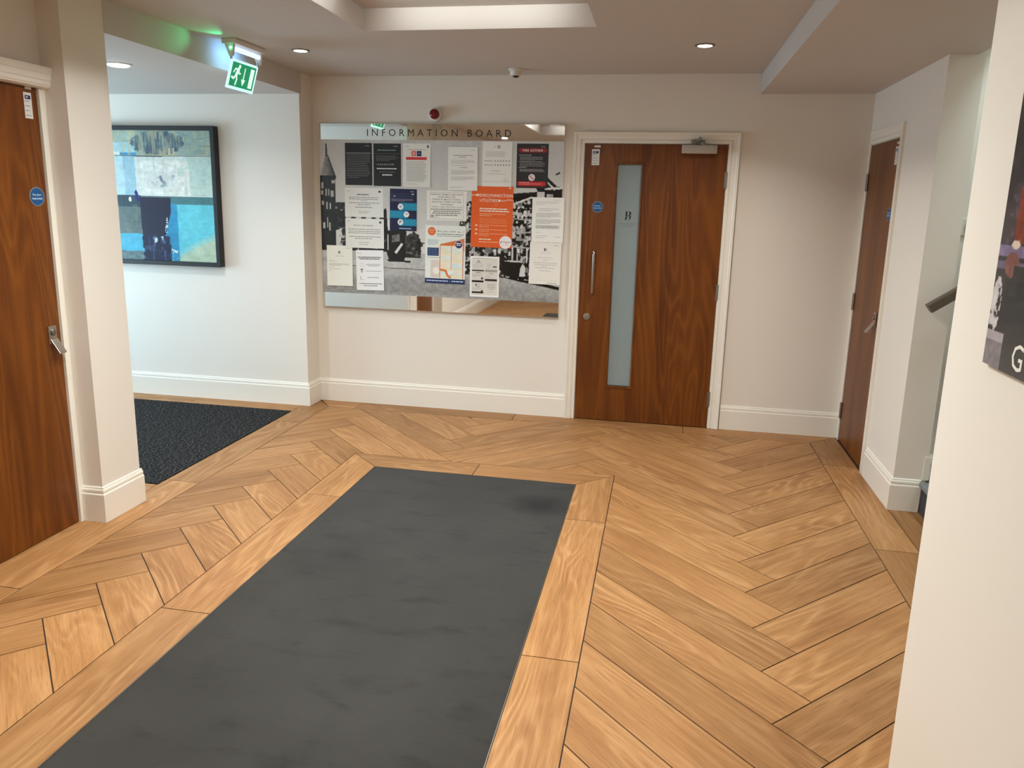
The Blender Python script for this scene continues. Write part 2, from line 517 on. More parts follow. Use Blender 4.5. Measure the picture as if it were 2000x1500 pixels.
wall('ceiling', (-2.40, CFX0, YF, 0.2, ZC, CFZ), (CFX1, 2.2, YF, 0.2, ZC, CFZ), (CFX0, CFX1, CFY1, 0.2, ZC, CFZ), (CFX0, CFX1, YF, CFY0, ZC, CFZ),
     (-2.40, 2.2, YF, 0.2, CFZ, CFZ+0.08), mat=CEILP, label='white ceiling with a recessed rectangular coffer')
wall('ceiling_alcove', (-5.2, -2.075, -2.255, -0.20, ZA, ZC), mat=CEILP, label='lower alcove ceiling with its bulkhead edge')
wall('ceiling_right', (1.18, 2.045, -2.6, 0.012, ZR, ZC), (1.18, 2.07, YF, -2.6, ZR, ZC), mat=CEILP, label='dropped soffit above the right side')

# baseboards: moulded profile (offset from the wall, height)
SK = [(0, 0), (0.018, 0), (0.018, 0.142), (0.0165, 0.146), (0.012, 0.148), (0.012, 0.153), (0.0135, 0.157), (0.0125, 0.166), (0.008, 0.172), (0.007, 0.178), (0.004, 0.181), (0, 0.182)]
def baseboard(name, path):
    m = MB(); m.sweep(path, SK, -1, lambda x, y, d: (x, y, d))
    return struct(m.build(name, TRIM))
baseboard('baseboard_left', [(-5.2, -0.20), (-2.092, -0.20), (-2.092, 0.012), (-0.078, 0.012)])
baseboard('baseboard_back', [(1.082, 0.012), (1.915, 0.012)])
baseboard('baseboard_pier', [(-2.19, -2.545), (XP, -2.545), (XP, -2.255)])
baseboard('baseboard_right', [(1.915, -0.815), (1.915, -1.37), (2.056, -1.37)])
baseboard('baseboard_hall', [(XP, YF), (XP, -3.56), (-2.19, -3.56)])
baseboard('baseboard_near', [(XN+0.15, YN), (XN, YN), (XN, YF)][::1] if False else [(XN, YN), (XN, YF)])

# assumed alcove window, added for the cool light (left, out of view)
w1 = struct(empty('assumed_window_1', (-5.2, -1.3, 0.5)))
m = MB()
for b in ((-0.06, 0.0, -0.65, -0.60, 0, 1.5), (-0.06, 0.0, 0.60, 0.65, 0, 1.5), (-0.06, 0.0, -0.60, 0.60, 0, 0.05), (-0.06, 0.0, -0.60, 0.60, 1.45, 1.5), (-0.05, -0.01, -0.02, 0.02, 0.05, 1.45)): m.box(*b)
m.build('assumed_window_frame', TRIM, w1)
MB().box(-0.05, -0.045, -0.60, 0.60, 0.05, 1.45).build('glow_pane', m_emit('assumed_daylight_pane', (0.72, 0.86, 1, 1), 3.0), w1)
ld = bpy.data.lights.new('window_fill_light', 'AREA'); ld.shape = 'RECTANGLE'; ld.size = 1.15; ld.size_y = 1.35  # area lamp added inside the assumed window to cool the alcove
ld.energy = WINDOW_FILL_W; ld.color = COOL
lo = new_obj('window_fill_light', ld, w1); lo.location = (0.02, 0, 0.75); lo.rotation_euler = (0, -math.pi/2, 0)

# ------------------------------------------------------------------ floor: grout bed, herringbone and border planks
G = 0.0023
floor = struct(MB().box(-5.3, 5.1, YF-0.1, 0.2, -0.10, -0.003).build('floor', GROUT, fix=False), 'wood-look herringbone plank floor with straight borders')

def clip(poly, a, b, c):
    """keep a*x+b*y<=c"""
    out = []
    n = len(poly)
    for i in range(n):
        p, q = poly[i], poly[(i+1) % n]
        dp = a*p[0]+b*p[1]-c; dq = a*q[0]+b*q[1]-c
        if dp <= 0: out.append(p)
        if (dp < 0 < dq) or (dq < 0 < dp):
            t = dp/(dp-dq); out.append((p[0]+(q[0]-p[0])*t, p[1]+(q[1]-p[1])*t))
    return out
def area(p): return 0.5*abs(sum(p[i][0]*p[(i+1) % len(p)][1]-p[(i+1) % len(p)][0]*p[i][1] for i in range(len(p)))) if len(p) > 2 else 0
def inset(poly, g):
    n = len(poly)
    sgn = 1 if sum(poly[i][0]*poly[(i+1) % n][1]-poly[(i+1) % n][0]*poly[i][1] for i in range(n)) > 0 else -1
    out = poly
    for i in range(n):
        (x0, y0), (x1, y1) = poly[i], poly[(i+1) % n]
        l = math.hypot(x1-x0, y1-y0); nx, ny = (y1-y0)/l*sgn, -(x1-x0)/l*sgn
        out = clip(out, nx, ny, nx*x0+ny*y0-g)
    return out
def plank(polys, ang, name='plank'):
    """one plank (its pieces share edges); local x runs along the grain"""
    ps = [p for p in polys if area(p) > 4e-4]
    if not ps: return
    cx = sum(p[0] for q in ps for p in q)/sum(len(q) for q in ps); cy = sum(p[1] for q in ps for p in q)/sum(len(q) for q in ps)
    c, s = math.cos(-ang), math.sin(-ang)
    m = MB()
    for q in ps:
        if sum(q[i][0]*q[(i+1) % len(q)][1]-q[(i+1) % len(q)][0]*q[i][1] for i in range(len(q))) < 0: q = q[::-1]
        m.prism([((x-cx)*c-(y-cy)*s, (x-cx)*s+(y-cy)*c) for x, y in q], -0.009, 0.0)
    o = m.build(name, OAK, floor, fix=False)
    o.location = (cx, cy, 0); o.rotation_euler = (0, 0, ang)

MX0, MX1, MY1, MY0, BW = -1.0716, 0.1748, -1.4319, -5.75, 0.2126
XLI, XLO, XRI, XRO, YBI = -1.9309, -2.143, 1.6963, 1.905, -0.19
PL, PW, OX, OY = 1.2727, 0.2066, -2.5716, -2.5485
R2 = math.sqrt(2)
def st(s, t): return (OX+(s+t)/R2, OY+(s-t)/R2)
def field(poly, ang):
    p = inset(poly, G)
    for a, b, c in ((-1, 0, -(XLI+G)), (1, 0, XRI-G), (0, 1, YBI-G), (0, -1, -(YF+0.02))): p = clip(p, a, b, c) if len(p) > 2 else p
    if area(p) < 4e-4: return
    l, r, t, b = MX0-BW-G, MX1+BW+G, MY1+BW+G, MY0-BW-G
    left = clip(p, 1, 0, l); right = clip(p, -1, 0, -r)
    mid = clip(clip(p, -1, 0, -l), 1, 0, r) if len(p) > 2 else []
    top = clip(mid, 0, -1, -t) if len(mid) > 2 else []; bot = clip(mid, 0, 1, b) if len(mid) > 2 else []
    if abs(area(left)+area(right)+area(top)+area(bot)-area(p)) < 1e-6: plank([p], ang)
    else:
        for grp in ([left, top], [right], [bot]) if area(left) > 0 else ([right, top], [bot]): plank(grp, ang)
for kx in range(-2, 4):
    for ky in range(-40, 24):
        s0 = kx*PL+ky*PW; t0 = kx*PL-ky*PW
        field([st(s0, t0), st(s0, t0+PW), st(s0+PL, t0+PW), st(s0+PL, t0)], math.pi/4)
        field([st(s0+PL, t0), st(s0+PL, t0+PL), st(s0+PL+PW, t0+PL), st(s0+PL+PW, t0)], -math.pi/4)

def border(poly, ang): plank([inset(poly, G)], ang, 'border_plank')
JY = [-0.667, -1.951, -3.226, -4.50, -5.775, -7.05, YF+0.01]
# round the mat
ys = [None]+[y for y in JY[1:] if y > MY0]+[MY0]
for sx, xi, xo in ((-1, MX0, MX0-BW), (1, MX1, MX1+BW)):
    border([(xi, MY1), (xo, MY1+BW), (xo, ys[1]), (xi, ys[1])], math.pi/2)
    for a, b in zip(ys[1:-1], ys[2:]): border([(xi, a), (xo, a), (xo, b), (xi, b)], math.pi/2)
border([(MX0-BW, MY1+BW), (MX0, MY1), (-0.453, MY1), (-0.453, MY1+BW)], 0)
border([(-0.453, MY1), (MX1, MY1), (MX1+BW, MY1+BW), (-0.453, MY1+BW)], 0)
border([(MX0-BW, MY0), (MX1+BW, MY0), (MX1+BW, MY0-BW), (MX0-BW, MY0-BW)], 0)
# along the walls
border([(-2.092, 0.0), (XLI, YBI), (XLI, JY[0]), (XLO, JY[0]), (XLO, -0.03)], math.pi/2)
for a, b in zip(JY[:-1], JY[1:]):
    if a > -2.0 and b < -2.6: plank([[(XLO+G, b+G), (XLI-G, b+G), (XLI-G, a-G), (XLO+G, a-G)], [(-2.20, b+G), (XLO+G, b+G), (XLO+G, -2.5), (-2.20, -2.5)]], math.pi/2, 'border_plank'); continue
    xo = XLO if a > -2.0 else -2.20
    border([(xo, a), (XLI, a), (XLI, b), (xo, b)], math.pi/2)
bx = [-1.712, -0.455, 0.82]
border([(-2.08, 0.0), (bx[0], 0.0), (bx[0], YBI), (XLI, YBI)], 0)
for a, b in zip(bx[:-1], bx[1:]): border([(a, 0.0), (b, 0.0), (b, YBI), (a, YBI)], 0)
border([(bx[2], 0.0), (1.905, 0.0), (XRI, YBI), (bx[2], YBI)], 0)
border([(1.905, 0.0), (XRO, JY[0]), (XRI, JY[0]), (XRI, YBI)], math.pi/2)
for a, b in zip(JY[:-1], JY[1:]): border([(XRI, a), (XRO, a), (XRO, b), (XRI, b)], math.pi/2)
ex = [-1.38, -2.65, -3.9, -5.2, -6.5, YF+0.01]
for a, b in zip(ex[:-1], ex[1:]): border([(XRO, a), (2.075, a), (2.075, b), (XRO, b)], math.pi/2)
# alcove edge strips
for a, b in zip([XLO, -3.03, -4.3], [-3.03, -4.3, -5.2]): border([(a, -0.21), (b, -0.21), (b, -0.398), (a, -0.398)], 0)
for a, b in zip([XLO, -3.4], [-3.4, -5.2]): border([(a, -2.03), (b, -2.03), (b, -2.26), (a, -2.26)], 0)
struct(MB().box(-5.2, XLO-0.003, -2.028, -0.40, -0.05, 0.004).build('floor_carpet', CARPET, fix=False), 'charcoal flecked carpet in the alcove')

# entrance mat let into the floor
mt = empty('entrance_mat', (0, 0, 0))
tag(mt, 'large dark grey entrance mat set into the plank floor', 'mat')
MB().box(MX0+0.004, MX1-0.004, MY0, MY1-0.004, -0.02, -0.0008).build('mat_pile', MATP, mt, fix=False)
m = MB()
for b in ((MX0, MX0+0.003, MY0, MY1), (MX1-0.003, MX1, MY0, MY1), (MX0, MX1, MY1-0.003, MY1)): m.box(b[0], b[1], b[2], b[3], -0.02, 0.0004)
m.build('edge_strip', STEELD, mt, fix=False)

# ------------------------------------------------------------------ staircase going up to the right
stc = tag(empty('staircase', (2.06, -1.98, 0)), 'dark grey staircase rising to the right behind the near wall', 'staircase')
for i in range(9):
    x = 0.25*i
    e = 0.59 if i == 0 else 0.672
    MB().box(x, x+0.02, -0.615, e, 0.178*i, 0.178*(i+1)-0.03).build('riser', STAIRD, stc, fix=False)
    MB().box(x-0.018, x+0.27, -0.615, e, 0.178*(i+1)-0.03, 0.178*(i+1)).build('tread', STAIRG, stc, bevel=0.006)
m = MB()
STRP = [(0, 0), (0.05, 0), (0.05, 0.010), (0.036, 0.012), (0.032, 0.018), (0.0, 0.018)]
path = [(2.06, 0.182)]
for i in range(6): path += [(2.06+0.25*i-0.0, 0.178*(i+1)+0.135), (2.06+0.25*(i+1)-0.0, 0.178*(i+1)+0.135)]
m.sweep(path, [(a, d) for a, d in STRP], -1, lambda x, z, d: (x, -1.305 if d == 0 else -1.357-d, z))
struct(m.build('trim_1', TRIM), 'white stepped skirting moulding beside the stairs')

hr = tag(empty('handrail', (1.95, -1.455, 1.13)), 'brushed metal handrail sloping up beside the stairs', 'handrail')
m = MB(); sl = 0.178/0.25; ln = 1.7
m.sweep([(0, 0), (ln, ln*sl)], [(-0.024, -0.018), (-0.018, -0.024), (0.018, -0.024), (0.024, -0.018), (0.024, 0.018), (0.018, 0.024), (-0.018, 0.024), (-0.024, 0.018)], 1, lambda x, z, d: (x, d, z))
m.build('rail', RAILM, hr)
for x in (0.55, 1.4):
    MB().tube([(x, 0.0, x*sl-0.02), (x, 0.0, x*sl-0.07), (x, 0.06, x*sl-0.08), (x, 0.15, x*sl-0.08)], 0.008).build('bracket', RAILM, hr, smooth=True)
sw = tag(empty('light_switch', (2.105, -1.305, 1.50)), 'white light switch on the stair wall beside the near wall', 'switch')
MB().box(-0.02, 0.065, -0.010, 0, 0, 0.086).build('plate', WHITEP, sw, bevel=0.003)
MB().box(0.01, 0.035, -0.016, -0.010, 0.025, 0.06).build('rocker', WHITEP, sw, bevel=0.002)

# ------------------------------------------------------------------ doors
ARCH = [(0.004, 0.030), (0.004, -0.004), (0.022, -0.006), (0.024, 0.000), (0.029, 0.000), (0.031, -0.009), (0.058, -0.012), (0.062, -0.016), (0.078, -0.018), (0.080, -0.014), (0.080, 0.030)]
def architrave(parent, W, H, legs=(1, 1), name='architrave', prof=ARCH):
    p = [(0, 0), (0, H), (W, H), (W, 0)]
    if not legs[0]: p = p[1:]
    if not legs[1]: p = p[:-1]
    m = MB(); m.sweep(p, prof, 1, lambda x, z, d: (x, d, z))
    return m.build(name, TRIM, parent)
def hinge(parent, x, z, h=0.11, d=0.003):
    o = MB().box(x-0.010, x+0.004, -d, 0.002, z-h/2, z+h/2).build('hinge', STEELD, parent, fix=False)
    m = MB(); m.lathe([(0.0055, -h/2), (0.0055, h/2)], 10, lambda r, a, q: (x+0.004+r*math.cos(a), -0.005+r*math.sin(a), z+q)); m.build('knuckle', STEELD, o)
def disc_sign(parent, x, z, lines_, r=0.041):
    m = MB(); m.lathe([(r, 0), (r, 0.0012), (r-0.001, 0.0015)], 32, lambda q, a, h: (x+q*math.cos(a), -0.0005-h, z+q*math.sin(a)))
    o = m.build('safety_sign', m_grey, parent)
    o['label'] = 'round blue safety sign with white lettering'
    P = Print(2*r, 2*r); P.disc(0.5, 0.5, 0.435, (18, 84, 140), 32)
    P.text(lines_[0], 0.5, 0.55, 0.11, (205, 226, 240), 0.58, 'C', 0.01); P.text(lines_[1], 0.5, 0.36, 0.11, (205, 226, 240), 0.66, 'C', 0.01)
    q = P.build('print', o); q.location = (x-r, -0.0021, z-r)
def tag_label(parent, x0, x1, z0, z1):
    o = MB().box(x0, x1, -0.0012, 0, z0, z1).build('inspection_label', PAPER, parent, fix=False)
    P = Print(x1-x0, z1-z0); P.rect(0.14, 0.74, 0.86, 0.89, (38, 44, 92)); P.rect(0.3, 0.79, 0.52, 0.85, (220, 222, 230))
    for z in (0.64, 0.46, 0.28, 0.1): P.words(0.1, 0.86, z, 0.035, (150, 150, 158), fill=random.uniform(0.6, 1))
    q = P.build('print', o); q.location = (x0, -0.0014, z0)
    w = x1-x0
    MB().box(x0+w*0.3, x0+w*1.1, -0.001, 0, z1+0.014, z1+0.026).build('inspection_label', PAPER, parent, fix=False)
m_grey = m_plain('sign_rim', L4(120, 124, 126), 0.5)

# back door with the tall frosted vision panel
d1 = struct(empty('door_1', (0, 0, 0)), 'walnut door with a tall frosted vision panel in the back wall')
DW, DH = 0.995, 2.04
gx0, gx1, gz0, gz1 = 0.240, 0.409, 0.277, 1.899
m = MB()
for b in ((0.003, gx0, 0.004, DH-0.003), (gx1, DW-0.003, 0.004, DH-0.003), (gx0, gx1, 0.004, gz0), (gx0, gx1, gz1, DH-0.003)): m.box(b[0], b[1], 0, 0.044, b[2], b[3])
leaf = m.build('leaf', VENEER, d1, fix=False)
m = MB(); m.sweep([(gx0, gz0), (gx0, gz1), (gx1, gz1), (gx1, gz0), (gx0, gz0)][:4], [(0, 0.02), (0, -0.003), (0.004, -0.007), (0.012, -0.007), (0.015, -0.003), (0.015, 0.001)], 1, lambda x, z, d: (x, d, z))
m.box(gx0-0.015, gx1+0.015, -0.007, 0.016, gz0-0.016, gz0)
m.build('glazing_bead', VENEER, leaf)
gl = MB().box(gx0, gx1, 0.014, 0.022, gz0, gz1).build('frosted_pane', FROST, leaf, fix=False)
gl['label'] = 'tall frosted glass panel with a small black emblem'
P = Print(0.169, 0.2)
K = (22, 26, 28); K2 = (104, 112, 114)
P.poly([(0.43, 0.62), (0.50, 0.62), (0.50, 0.80), (0.425, 0.80)], K); P.poly([(0.40, 0.50), (0.47, 0.51), (0.495, 0.55), (0.50, 0.61), (0.43, 0.61)], K)
P.poly([(0.51, 0.785), (0.60, 0.80), (0.66, 0.77), (0.67, 0.72), (0.63, 0.67), (0.57, 0.62), (0.53, 0.64), (0.60, 0.71), (0.585, 0.765)], K)
P.poly([(0.585, 0.625), (0.64, 0.655), (0.665, 0.60), (0.63, 0.53), (0.56, 0.48), (0.545, 0.485), (0.595, 0.545)], K)
P.words(0.16, 0.9, 0.345, 0.022, K2); P.words(0.32, 0.76, 0.265, 0.02, K2)
q = P.build('emblem', gl); q.location = (gx0, 0.0138, 1.41)
architrave(d1, DW, DH)
m = MB()
for b in ((-0.02, 0.0, 0, DH+0.02), (DW, DW+0.02, 0, DH+0.02)): m.box(b[0], b[1], 0.010, 0.14, b[2], b[3])
m.box(0, DW, 0.010, 0.14, DH, DH+0.02); m.box(-0.02, DW+0.02, 0.10, 0.19, 0, DH+0.02)
m.build('frame_lining', TRIM, d1, fix=False)
for z in (1.80, 1.013, 0.221): hinge(d1, DW-0.002, z)
cl = MB().box(0.678, 0.919, -0.052, 0, 1.974, 2.034).build('door_closer', STEEL, d1, bevel=0.004)
MB().lathe([(0.017, 0), (0.017, 0.012), (0.010, 0.014), (0.010, 0.03)], 18, lambda r, a, h: (0.822+r*math.cos(a), -0.028+r*math.sin(a), 2.034+h)).build('pivot', STEELD, cl)
m = MB(); m.sweep([(0.822, -0.028), (0.80, -0.085), (0.775, -0.03)], [(-0.009, 2.057), (0.009, 2.057), (0.009, 2.064), (-0.009, 2.064)], 1, lambda x, y, d: (x, y, d)); m.build('arm', STEELD, cl)
m = MB(); m.box(0.742, 0.802, -0.022, -0.008, 2.046, 2.072); m.box(0.790, 0.806, -0.05, -0.008, 2.060, 2.086); m.build('arm_bracket', STEELD, cl, bevel=0.002)
hp = [(0.101, 0, 0.972)]+[(0.101, -0.05+0.018*math.cos(a)-0.018, 0.99-0.018*math.sin(a)+0.0) for a in (0.0,)][:0]
pts = [(0.101, 0.0, 0.975), (0.101, -0.030, 0.975), (0.101, -0.043, 0.979), (0.101, -0.050, 0.992), (0.101, -0.050, 1.262), (0.101, -0.043, 1.275), (0.101, -0.030, 1.279), (0.101, 0.0, 1.279)]
MB().tube(pts, 0.0095, 14).build('pull_handle', STEEL, d1, smooth=True)
MB().lathe([(0.026, 0), (0.026, 0.006), (0.023, 0.009), (0.010, 0.010)], 28, lambda r, a, h: (0.064+r*math.cos(a), -h, 0.793+r*math.sin(a))).build('lock', STEEL, d1, smooth=True)
tag_label(d1, 0.051, 0.106, 1.890, 2.000)
disc_sign(d1, 0.108, 1.597, ('Fire door', 'keep shut'))

# narrow door in the right wall
d2 = struct(empty('door_2', (1.913, -0.055, 0), -math.pi/2), 'narrow walnut door in the right wall beside the stairs')
W2 = 0.65
MB().box(0.003, W2-0.003, 0, 0.04, 0.004, 2.037).build('leaf', VENEER, d2, fix=False)
architrave(d2, W2, 2.04, (0, 1), prof=ARCH)
m = MB(); m.box(-0.030, 0.0, -0.006, 0.14, 0, 2.06); m.box(0, W2+0.02, 0.006, 0.14, 2.04, 2.06); m.box(W2, W2+0.02, 0.006, 0.14, 0, 2.04); m.box(-0.03, W2+0.02, 0.10, 0.16, 0, 2.06); m.build('frame_lining', TRIM, d2, fix=False)
for z in (1.80, 1.00, 0.22): hinge(d2, 0.004, z, 0.115, 0.012)
disc_sign(d2, 0.60, 1.597, ('Fire door', 'keep locked'))
tag_label(d2, 0.585, 0.635, 1.885, 1.99)
def lever(parent, x, z, sgn=1):
    p = MB().box(x-0.024, x+0.024, -0.008, 0, z-0.01, z+0.075).build('lock_plate', STEEL, parent, bevel=0.003)
    MB().lathe([(0.013, 0), (0.013, 0.006), (0.010, 0.008)], 20, lambda r, a, h: (x+r*math.cos(a), -0.008-h, z+0.045+1.3*r*math.sin(a))).build('cylinder', STEELD, p)
    m = MB(); m.sweep([(-0.008, z+0.012), (-0.052, z-0.052)], [(-0.0045, x-0.022), (0.0045, x-0.022), (0.0045, x+0.022), (-0.0045, x+0.022)], 1, lambda y, zz, d: (d, y, zz))
    m.build('pull_flap', STEEL, p, bevel=0.002)
lever(d2, 0.59, 0.925)

# door in the left wall
d3 = struct(empty('door_3', (-2.19, -3.52, 0), math.pi/2), 'walnut door in the left wall beside the white pier')
W3 = 0.94
MB().box(0.003, W3-0.003, 0, 0.044, 0.004, 2.057).build('leaf', VENEER, d3, fix=False)
m = MB(); m.box(W3, W3+0.035, -0.012, 0.14, 0, 2.07); m.box(-0.03, 0, -0.012, 0.14, 0, 2.07); m.box(-0.03, W3+0.035, 0.05, 0.16, 0, 2.07); m.build('frame_lining', TRIM, d3, fix=False)
HEADP = [(2.060, 0.02), (2.060, -0.026), (2.066, -0.040), (2.072, -0.042), (2.075, -0.046), (2.092, -0.046), (2.096, -0.050), (2.120, -0.052), (2.124, -0.056), (2.150, -0.058), (2.152, 0.02)]
m = MB(); m.prism([(d, z) for z, d in HEADP], -0.036, W3+0.0349, lambda d, z, x: (x, d, z)); m.build('head_casing', TRIM, d3)
lever(d3, 0.885, 0.925)
tag_label(d3, 0.862, 0.905, 1.925, 2.035)
disc_sign(d3, 0.880, 1.588, ('Fire door', 'keep locked'), 0.043)

# ------------------------------------------------------------------ information board
YB = -0.022
ib = tag(empty('information_board', (-1.088, 0.012, 0.775)), 'mirrored information board with a black and white street photograph', 'notice board')
def ibp(o): o.location = (o.location.x+1.088, o.location.y-0.012, o.location.z-0.775); return o
ibp(MB().box(-2.028, -0.146, YB, 0.012, 0.775, 2.167).build('mirror_panel', MIRROR, ib, bevel=0.002))

NX, NY = 480, 300
X, Y = np.meshgrid(np.linspace(0, 480, NX), np.linspace(0, 300, NY))
n1 = fbm(NY, NX, 10, 16, 5); n2 = fbm(NY, NX, 60, 90, 3); n3 = fbm(NY, NX, 18, 3, 4)
img = 158 + 22*(Y/200) + 10*(n1-0.5)
def put(mask, val): 
    global img
    img = np.where(mask, val, img)
sky = img.copy()
# street
gy = 213+X*0.012
street = 158-26*np.clip((Y-gy)/85, 0, 1)+26*(n3-0.5)+12*(n2-0.5)
put(Y > gy, street)
put((np.abs(Y-(243+X*0.02)) < 1.0) & (X > 40) & (X < 290), 112)
# left tower with its spire
put(inpoly(X, Y, [(14, 8), (15.5, 8), (17, 30), (31, 68), (34, 74), (0, 74), (2, 68), (12, 30)]), 120+np.clip((X-14)*-2.2, -55, 10)+20*(n2-0.5))
put(inpoly(X, Y, [(15, 28), (18, 30), (33, 70), (30, 72)]), 40)
put(inpoly(X, Y, [(13, 8), (15, 8), (16, 32), (13, 32)]), 55)
put((X < 34) & (Y > 69) & (Y < 75), 35)
put((X < 32) & (Y >= 75) & (Y < 215), 34+26*(n2-0.4))
for (a, b, c, d) in ((3, 82, 7, 94), (24, 78, 31, 84), (2, 98, 6, 106), (11, 95, 14, 108), (17, 95, 19, 108), (22, 98, 28, 110), (3, 118, 7, 126), (12, 120, 15, 134), (19, 122, 22, 134), (4, 160, 9, 172), (13, 150, 15, 170), (17, 160, 20, 176)):
    put((X > a) & (X < b if b < c else X < c) & (X < c) & (Y > b) & (Y < d), 150)
blk = (X > 30) & (X < 52) & (Y > 120) & (Y < 213)
put(blk, 30+190*np.clip(n2-0.55, 0, 1)*2.2)
put(inpoly(X, Y, [(31, 175), (44, 170), (44, 180), (38, 205), (31, 213)]), 175)
# houses and shops behind the sheets, tram, trees
put((X > 46) & (X < 136) & (Y > 150-10*np.sin(X*0.3)) & (Y < 214), 28+230*np.clip(n2-0.58, 0, 1)*2)
put(inpoly(X, Y, [(122, 140), (136, 128), (139, 176), (122, 214)]), 26)
put(inpoly(X, Y, [(138, 152), (156, 156), (154, 170), (140, 170)]), 196)
tram = inpoly(X, Y, [(136, 172), (176, 170), (180, 200), (172, 230), (140, 230), (134, 210)])
put(tram, 26+60*np.clip(n2-0.5, 0, 1)*2)
put(inpoly(X, Y, [(147, 182), (163, 178), (163, 193), (147, 195)]), 105+50*(n2-0.5))
put(inpoly(X, Y, [(152, 214), (166, 196), (170, 198), (156, 218)]), 190)
put((X > 138) & (X < 140) & (Y > 180) & (Y < 210), 165)
put(inpoly(X, Y, [(134, 229), (186, 230), (184, 234), (140, 233)]), 42)
tr = (((X-192)/17)**2+((Y-198)/24)**2 < 1+0.9*(n2-0.5)*2)
put(tr & (Y < 226), 62+90*(n2-0.5))
put((X > 174) & (X < 206) & (Y > 205) & (Y < 224), 48+120*np.clip(n2-0.5, 0, 1)*2)
# right-hand row of gabled buildings
roof = inpoly(X, Y, [(286, 116), (322, 108), (352, 92), (380, 100), (386, 96), (432, 92), (436, 62), (440, 58), (466, 82), (480, 82), (480, 262), (290, 252), (276, 222), (284, 150)])
put(roof, 34+34*(n2-0.4)+26*(n1-0.5))
put((((X*0.0+Y) > 100) & roof) & (n2 > 0.62), 150)
def ln(a, b, w, v):
    dx, dy = b[0]-a[0], b[1]-a[1]; L_ = math.hypot(dx, dy)
    t = ((X-a[0])*dx+(Y-a[1])*dy)/L_; dd = np.abs((X-a[0])*dy-(Y-a[1])*dx)/L_
    put((t > 0) & (t < L_) & (dd < w), v)
ln((438, 62), (466, 88), 1.6, 175); ln((440, 58), (468, 82), 1.6, 22); ln((384, 117), (424, 102), 1.5, 185); ln((384, 112), (428, 96), 2.4, 14)
ln((432, 60), (432, 88), 1.5, 20); ln((466, 60), (474, 56), 1.6, 60); ln((446, 86), (480, 84), 2.0, 188); ln((378, 132), (400, 134), 3, 160)
for x in range(372, 430, 8):
    for y in range(112, 158, 9):
        put((np.abs(X-x-2*np.sin(y)) < 2.2) & (np.abs(Y-y) < 2.6) & (n2 > 0.42), 178)
for (a, b, c, d, v) in ((432, 92, 446, 106, 170), (450, 96, 462, 104, 150), (376, 166, 392, 180, 165), (394, 160, 412, 184, 140), (300, 176, 326, 196, 58), (330, 178, 372, 192, 95), (290, 196, 292, 236, 150), (312, 196, 314, 236, 160), (334, 194, 356, 210, 112), (366, 196, 378, 208, 130), (382, 196, 398, 222, 46), (386, 196, 389, 222, 170), (396, 196, 398, 222, 180), (404, 194, 407, 240, 150), (414, 196, 417, 224, 172), (378, 222, 408, 225, 165), (352, 202, 356, 214, 160), (284, 132, 300, 138, 150)):
    put((X > a) & (X < c) & (Y > b) & (Y < d), v+30*(n2-0.5))
for _ in range(210):
    if _ < 150: a, b = rng.uniform(290, 474), rng.uniform(112, 246); v = (22, 40, 70, 120, 168, 186)[rng.integers(6)]
    else: a, b = rng.uniform(34, 128), rng.uniform(152, 208); v = (18, 30, 60, 110, 150)[rng.integers(5)]
    w_, h_ = rng.uniform(2, 7), rng.uniform(2, 9)
    put((X > a) & (X < a+w_) & (Y > b) & (Y < b+h_) & ((roof & (b < 244)) if _ < 150 else True), v)
for x0_ in (292, 308, 324, 340): put((X > x0_) & (X < x0_+1.6) & (Y > 118) & (Y < 196), 130)
for y0_ in (140, 164, 193): put((X > 286) & (X < 420) & (np.abs(Y-y0_-(X-286)*0.03) < 1.1), 150)
car = inpoly(X, Y, [(352, 214), (366, 210), (372, 222), (372, 250), (352, 254), (346, 240)])
put(car, 42+70*np.clip(n2-0.45, 0, 1)*2)
put(((X-358)**2+(Y-222)**2 < 9), 220)
put(inpoly(X, Y, [(352, 244), (366, 242), (364, 248), (352, 250)]), 190)
put(inpoly(X, Y, [(368, 224), (408, 226), (410, 258), (372, 252)]), 22+30*n2)
put(inpoly(X, Y, [(404, 236), (408, 228), (414, 236), (412, 252), (402, 252)]), 175)
put(inpoly(X, Y, [(350, 251), (400, 258), (480, 264), (480, 276), (448, 270), (400, 262)]), 24)
put(inpoly(X, Y, [(446, 258), (480, 262), (480, 270), (450, 264)]), 168)
img = img + 10*(n2-0.5)
img = np.interp(img, [0, 30, 60, 120, 160, 200, 255], [4, 13, 38, 126, 203, 236, 252])
rgb = np.stack([img*1.0, img*1.0, img*0.985], -1)
o = grid_print('street_photograph', -2.026, -0.148, 0.888, 2.050, rgb, ib, GLOSSP); o.location = (0, YB-0.0006, 0); ibp(o)
LV, LF = glyphs('INFORMATION BOARD', 0.43*0.117, 0.586*1.882)
comp = list(range(len(LV)))
def root_(i):
    while comp[i] != i: comp[i] = comp[comp[i]]; i = comp[i]
    return i
for f in LF:
    for k in f[1:]: comp[root_(k)] = root_(f[0])
for r_ in sorted({root_(f[0]) for f in LF}, key=lambda r: LV[r][0]):         # every letter is a part of its own
    P = Print(1.882, 0.117); ids = [i for i in range(len(LV)) if root_(i) == r_]; at_ = {i: k for k, i in enumerate(ids)}
    P.v = [(float(LV[i][0]), 0.0, float(LV[i][1])) for i in ids]; P.c = [tuple(lin((46, 36, 32)))]*len(ids); P.f = [tuple(at_[k] for k in f) for f in LF if root_(f[0]) == r_]
    q = P.build('letter', ib, PRINT); q.location = (-2.028+0.2062*1.882, YB-0.0004, 2.050+0.235*0.117); ibp(q)

